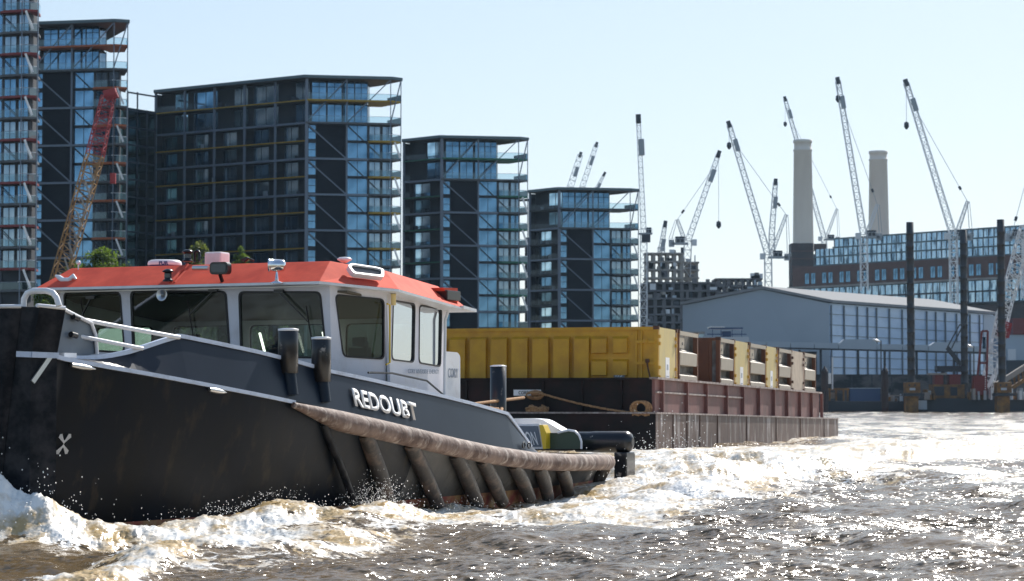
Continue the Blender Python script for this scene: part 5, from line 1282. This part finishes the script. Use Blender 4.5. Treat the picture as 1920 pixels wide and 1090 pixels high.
# ================================================================= river
rs = np.random.RandomState(5)
HOUT = 1.0
def lattice_noise(x, y, seed):
    xi = np.floor(x).astype(np.int64); yi = np.floor(y).astype(np.int64); fx = x-xi; fy = y-yi
    fx = fx*fx*(3-2*fx); fy = fy*fy*(3-2*fy)
    def h(a, b):
        n = (a*374761393+b*668265263+seed*1442695041) & 0xffffffff; n = ((n ^ (n >> 13))*1274126177) & 0xffffffff
        return ((n ^ (n >> 16)) & 0xffff)/65535.0
    return (h(xi, yi)*(1-fx)+h(xi+1, yi)*fx)*(1-fy)+(h(xi, yi+1)*(1-fx)+h(xi+1, yi+1)*fx)*fy
def fbm(x, y, oct_, seed, cell=None, s0=1.0):
    o = np.zeros_like(x); a = 1; t = 0; s = s0
    for k in range(oct_):
        o += a*(lattice_noise(x*s+k*17.3, y*s-k*9.1, seed+k)-.5); t += a; a *= .55; s *= 2.03
    return o/t
def ridged(x, y, oct_, seed, s0):
    o = np.zeros_like(x); a = 1; t = 0; s = s0
    for k in range(oct_):
        o += a*(1-np.abs(2*lattice_noise(x*s+k*7.7, y*s+k*3.3, seed+k)-1)); t += a; a *= .55; s *= 2.1
    return o/t
# rows: dense where the picture is dense
rows = [6.0]; 
while rows[-1] < 432:
    D = rows[-1]
    step = max(.035, D*D/(CAMH*F)*1.0) if D > 25 else .18
    if D > 20: step = max(.04, min(step, .045+ (D-25)*.0025)) if D < 75 else step
    rows.append(D+step)
rows = np.array(rows+[436.0]); 
us = np.concatenate([np.linspace(-.42, -.262, 30, endpoint=False), np.linspace(-.262, .262, 1000), np.linspace(.268, .42, 30)])
Yg, Ug = np.meshgrid(rows, us, indexing='ij'); Xg = Ug*Yg
cell = Yg*.00052*1.0
Z = np.zeros_like(Xg)
wd = R(200)
for k in range(70):
    lam = 10**(rs.uniform(-.75, .85)); th = wd+rs.normal(0, .75); kx, ky = math.sin(th)/lam*2*math.pi, math.cos(th)/lam*2*math.pi
    amp = .0052*lam**.85; att = np.clip((lam/(cell*4)-.6), 0, 1); att *= np.clip(lam/(Yg*Yg/9400*2.2)-.3, 0, 1) if lam < 3 else 1
    wob = 1.6*fbm(Xg, Yg, 2, 100+k, s0=.13/ max(.5, lam**.5))
    ph = kx*Xg+ky*Yg+rs.uniform(0, 6.28)+wob*3
    s = np.sin(ph); Z += amp*att*(s+.25*np.cos(2*ph))*(.35+1.3*lattice_noise(Xg/(3+2*lam)+k, Yg/(3+2*lam), 500+k))
for lam, th, amp, p0 in ((7.5, 196, .065, .4), (4.6, 222, .045, 2.0), (3.1, 176, .032, 4.1), (11, 205, .06, 1.0)):
    kx, ky = math.sin(R(th))/lam*2*math.pi, math.cos(R(th))/lam*2*math.pi
    ph = kx*Xg+ky*Yg+p0+5*fbm(Xg, Yg, 2, int(lam*31), s0=.09); s = np.sin(ph)
    Z += amp*(s+.3*np.cos(2*ph))*(.4+1.1*lattice_noise(Xg/9+lam, Yg/12, 620))*np.clip(1.6-Yg/120, .25, 1)
chop = ridged(Xg, Yg, 3, 40, .9)-.5
Z += .035*chop*np.clip(1.2-cell*3, 0, 1)
foam = np.zeros_like(Z)
def segdist(pts):
    best = np.full(Xg.shape, 1e9); T = np.zeros_like(Xg); side = np.zeros_like(Xg); n = len(pts)-1
    for i in range(n):
        ax, ay = pts[i]; bx_, by = pts[i+1]; dx, dy = bx_-ax, by-ay; L2 = dx*dx+dy*dy
        t = np.clip(((Xg-ax)*dx+(Yg-ay)*dy)/L2, 0, 1); px = ax+dx*t; py = ay+dy*t; d = np.hypot(Xg-px, Yg-py)
        m = d < best; best = np.where(m, d, best); T = np.where(m, (i+t)/n, T); cr = dx*(Yg-ay)-dy*(Xg-ax); side = np.where(m, np.sign(cr), side)
    return best, T, side
def mound(pix, hs, wf, wb, fo, rough=.3, seed=0, fw=1.3, raw=None):
    """pix: pixel ground points; hs heights; wf/wb half widths towards viewer / away"""
    pts = raw or [tuple(G(a, b)[:2]) for a, b in pix]
    d, t, sd_ = segdist(pts); n = len(hs)-1
    h = np.interp(t, np.linspace(0, 1, len(hs)), hs); 
    # side towards the viewer : test by y
    nearer = (sd_ < 0) if pts[-1][0] > pts[0][0] else (sd_ > 0)
    w_ = np.where(nearer, wf, wb); g = np.exp(-(d/w_)**2)
    bil = ridged(Xg, Yg, 5, 60+seed, 1.1); low = fbm(Xg, Yg, 3, 90+seed, s0=.8)
    m = h*g*(1+low*.7)
    f_ = fo*np.exp(-(d/(w_*fw))**4)*np.clip(1.15+low*2.2, 0, 1.5)
    near_ok = np.clip(1-d/(w_*2.5), 0, 1)
    return m+rough*np.abs(h)*g*(bil-.55)*.9, f_
def addm(*a, **k):
    global Z, foam
    m, f_ = mound(*a, **k); Z = Z+m; foam = np.maximum(foam, f_)
# bow wave (left edge), breaking run along the hull, hump, second crest, stern wake
hp_ = lambda b, a: tuple((TM @ Vector((b, a, 0)))[:2])
addm(None, [.85, .88, .75, .36, .1], .8, .6, 1.3, .6, 1, raw=[hp_(0, -9.9), hp_(2.6, -9.9), hp_(3.45, -9.6), hp_(4.0, -8.7), hp_(4.5, -7.4)])
addm(None, [.24, .28, .30, .29, .25, .28, .46, .24, .04], .75, .6, 1.5, .6, 2, raw=[hp_(4.6, -8.6), hp_(4.9, -7.0), hp_(5.1, -5.6), hp_(5.2, -4.4), hp_(5.1, -3.2), hp_(4.9, -2.2), hp_(4.6, -1.2), hp_(4.3, 0), hp_(4.1, 1.2)])
addm(None, [.0, .0, .0, .0, .02, .04, .05, .05, .05], .40, .35, 1.3, .9, 3, raw=[hp_(4.1, .6), hp_(4.15, 2), hp_(4.15, 3.5), hp_(4.15, 5), hp_(4.1, 6.5), hp_(4.1, 8), hp_(4.0, 10), hp_(3.9, 12), hp_(3.6, 15)])
addm([(190, 1100), (240, 1080), (330, 1055), (450, 1050), (560, 1045), (680, 1025)], [.16, .24, .2, .12, .08, .03], .40, .8, 1.0, .45, 4, fw=1.0)
addm([(430, 1065), (620, 1020), (720, 990)], [.10, .16, .08], .9, .9, .55, .25, 5)
addm([(960, 988), (1050, 978), (1160, 955), (1250, 925), (1350, 905), (1480, 892), (1640, 890), (1760, 895)], [.06, .10, .14, .24, .32, .36, .3, .12], 1.5, 2.2, 1.35, .8, 6)
addm([(1180, 935), (1220, 912), (1260, 893), (1400, 876), (1560, 866), (1700, 866), (1900, 858)], [.04, .15, .26, .3, .35, .35, .25], 2.6, 3.0, 1.25, .75, 7)
addm([(1240, 868), (1400, 856), (1590, 848), (1760, 843), (1920, 836)], [.15, .2, .25, .3, .25], 4, 4, 1.2, .8, 8)
addm([(1180, 885), (1240, 872), (1300, 866)], [.2, .18, .12], 2.5, 2.5, 1.3, .8, 9)
tr_, f0_ = mound(None, [.02, .18, .22, .22, .22, .22, .18, .12, .05], 1.6, 1.0, 0, 0, 11, raw=[hp_(4.6, .4), hp_(4.5, 1.5), hp_(4.5, 3.5), hp_(4.5, 5), hp_(4.5, 7), hp_(4.4, 9), hp_(4.3, 11), hp_(4, 13), hp_(3.6, 15)])
Z -= tr_
# scattered whitecaps, plus sun glitter on the right-hand water painted in as foam
caps = fbm(Xg, Yg*.6, 4, 300, s0=.35); glitter = np.clip((Ug+.02)/.16, 0, 1)
foam = np.maximum(foam, np.clip((caps-.10+.13*glitter)*5, 0, 1)*.62*np.clip((Yg-24)/30, .25, 1))
foam = np.maximum(foam, .9*np.clip((Yg-88)/40, 0, 1)*np.clip((330-Yg)/120, 0, 1)*np.clip(.75+caps*4, 0, 1)*np.clip((Ug-.04)*12, 0, 1))
fine = ridged(Xg, Yg, 5, 700, 2.0)-.5; fine2 = fbm(Xg, Yg, 3, 777, s0=9.)
Z += (.09*fine+.07*fine2*np.clip(1.4-cell*30, 0, 1))*np.clip(foam, 0, 1)*np.clip(1.3-cell*6, .15, 1)
nr, nc = Xg.shape
vv = np.stack([Xg, Yg, Z], -1).reshape(-1, 3)
idx = np.arange(nr*nc).reshape(nr, nc); q = np.stack([idx[:-1, :-1], idx[:-1, 1:], idx[1:, 1:], idx[1:, :-1]], -1).reshape(-1, 4)
me = bpy.data.meshes.new('river'); me.vertices.add(len(vv)); me.vertices.foreach_set('co', vv.ravel())
me.loops.add(q.size); me.loops.foreach_set('vertex_index', q.ravel().astype(np.int32)); me.polygons.add(len(q))
me.polygons.foreach_set('loop_start', np.arange(0, q.size, 4, dtype=np.int32)); me.update(calc_edges=True); me.validate()
me.polygons.foreach_set('use_smooth', np.ones(len(me.polygons), dtype=bool))
at = me.attributes.new('foam', 'FLOAT', 'POINT'); at.data.foreach_set('value', foam.reshape(-1).astype(np.float32))
print('water', nr, nc)
wm = bpy.data.materials.new('muddy_river'); wm.use_nodes = True; t = wm.node_tree; N = t.nodes; L = t.links
for n in list(N): N.remove(n)
out = N.new('ShaderNodeOutputMaterial'); wt = N.new('ShaderNodeBsdfPrincipled'); fo = N.new('ShaderNodeBsdfPrincipled'); mx = N.new('ShaderNodeMixShader')
tc = N.new('ShaderNodeTexCoord')
def nz(scale, detail=5, rough=.6, st=(1, 1, 1)):
    mp = N.new('ShaderNodeMapping'); mp.inputs['Scale'].default_value = st; L.new(tc.outputs['Object'], mp.inputs[0])
    n = N.new('ShaderNodeTexNoise'); n.inputs['Scale'].default_value = scale; n.inputs['Detail'].default_value = detail; n.inputs['Roughness'].default_value = rough; L.new(mp.outputs[0], n.inputs['Vector']); return n.outputs['Fac']
def mth(op, a, b=None, c=None, clamp=False):
    m = N.new('ShaderNodeMath'); m.operation = op; m.use_clamp = clamp
    for i, v in enumerate((a, b, c)):
        if v is None: continue
        if isinstance(v, (int, float)): m.inputs[i].default_value = v
        else: L.new(v, m.inputs[i])
    return m.outputs[0]
cr = N.new('ShaderNodeMix'); cr.data_type = 'RGBA'; L.new(nz(.35, 3), cr.inputs[0]); cr.inputs[6].default_value = (.11, .075, .038, 1); cr.inputs[7].default_value = (.20, .14, .075, 1)
L.new(cr.outputs[2], wt.inputs['Base Color']); wt.inputs['Roughness'].default_value = .15; wt.inputs['IOR'].default_value = 1.42; wt.inputs['Specular IOR Level'].default_value = .6
patch = mth('MULTIPLY_ADD', nz(.30, 4, .55, (.7, 2.4, 1)), 3.4, -.85, True)
L.new(micro_normal(t, 9, 3.6, 6, patch, (.7, 1.5, 1)), wt.inputs['Normal'])
fc = N.new('ShaderNodeMix'); fc.data_type = 'RGBA'; L.new(mth('MULTIPLY_ADD', nz(1.3, 5, .65), 5.0, -2.0, True), fc.inputs[0]); fc.inputs[6].default_value = (.48, .34, .16, 1); fc.inputs[7].default_value = (.86, .85, .81, 1)
L.new(fc.outputs[2], fo.inputs['Base Color']); fo.inputs['Roughness'].default_value = .3
fb = N.new('ShaderNodeBump'); fb.inputs['Strength'].default_value = 1; fb.inputs['Distance'].default_value = .12; L.new(nz(7, 8, .8), fb.inputs['Height']); L.new(micro_normal(t, 16, 1.6, 5), fo.inputs['Normal'])
A_ = N.new('ShaderNodeAttribute'); A_.attribute_name = 'foam'
rdg = mth('SUBTRACT', 1.0, mth('MULTIPLY', mth('ABSOLUTE', mth('SUBTRACT', nz(2.2, 6, .62, (1, 1.5, 1)), .5)), 6.0))
nn_ = mth('ADD', mth('MULTIPLY', rdg, .30), mth('ADD', mth('MULTIPLY', nz(3.4, 7, .72), .45), mth('MULTIPLY', nz(16, 4, .7), .25)))
fac = mth('MULTIPLY', mth('SUBTRACT', mth('ADD', A_.outputs['Fac'], mth('MULTIPLY', mth('SUBTRACT', nn_, .5), 3.4)), .66), 6, None, True)
fac = mth('MULTIPLY', fac, mth('GREATER_THAN', A_.outputs['Fac'], .02))
L.new(fac, mx.inputs[0]); L.new(wt.outputs[0], mx.inputs[1]); L.new(fo.outputs[0], mx.inputs[2]); L.new(mx.outputs[0], out.inputs[0])
me.materials.append(wm)
o = bpy.data.objects.new('river', me); COL.objects.link(o); tag(o, kind='structure')
# ----------------------------------------------------------------- spray droplets
def zat(x, y):
    i = min(nr-1, int(np.searchsorted(rows, y))); j = min(nc-1, int(np.searchsorted(us, x/y))); return Z[i, j]
M['foamw'] = mat('spray_water', (.85, .87, .88), .25)
mb = MB()
def drop(c, s):
    c = Vector(c); e = [Vector(v)*s for v in ((1, 0, 0), (-1, 0, 0), (0, 1, 0), (0, -1, 0), (0, 0, 1.3), (0, 0, -1.3))]
    mb.add([c+v for v in e], [(0, 2, 4), (2, 1, 4), (1, 3, 4), (3, 0, 4), (2, 0, 5), (1, 2, 5), (3, 1, 5), (0, 3, 5)], 0, True)
def spray(b, a, n, sb, sa, sz, s, lift=.1):
    for _ in range(n):
        x, y = hp_(b+random.gauss(0, sb), a+random.gauss(0, sa)); z = zat(x, y)+lift+abs(random.gauss(0, sz))
        drop((x, y, z), s*random.uniform(.4, 1.3))
spray(4.55, -1.1, 700, .25, .4, .22, .006, .0)
spray(4.5, .2, 100, .25, .5, .20, .008, .0)
spray(4.9, -6.4, 400, .3, 1.2, .07, .006)
spray(4.8, -4.2, 90, .3, 1.2, .12, .008)
spray(3.6, -9.9, 160, .5, .8, .25, .009)
spray(4.3, 4, 120, .2, 2.5, .10, .008)
spray(3.4, 15.5, 300, 1.2, 1.5, .4, .012)
for _ in range(260):
    p = G(random.uniform(1190, 1320), random.uniform(862, 880)); drop((p.x, p.y, abs(random.gauss(0, .7))), .014*random.uniform(.5, 1.3))
tag(mb.build('spray', M['foamw']), kind='stuff')
# ================================================================= haze
hm = bpy.data.materials.new('haze_air'); hm.use_nodes = True; t = hm.node_tree
for n in list(t.nodes): t.nodes.remove(n)
ho = t.nodes.new('ShaderNodeOutputMaterial'); hv = t.nodes.new('ShaderNodeVolumePrincipled'); hv.inputs['Color'].default_value = (.5, .75, 1, 1); hv.inputs['Density'].default_value = .00004
hv.inputs['Anisotropy'].default_value = .35
t.links.new(hv.outputs[0], ho.inputs['Volume'])
mb = MB(); mb.box((-950, -30, -4), (1250, 3050, 260)); o = mb.build('haze', hm); tag(o, kind='stuff')
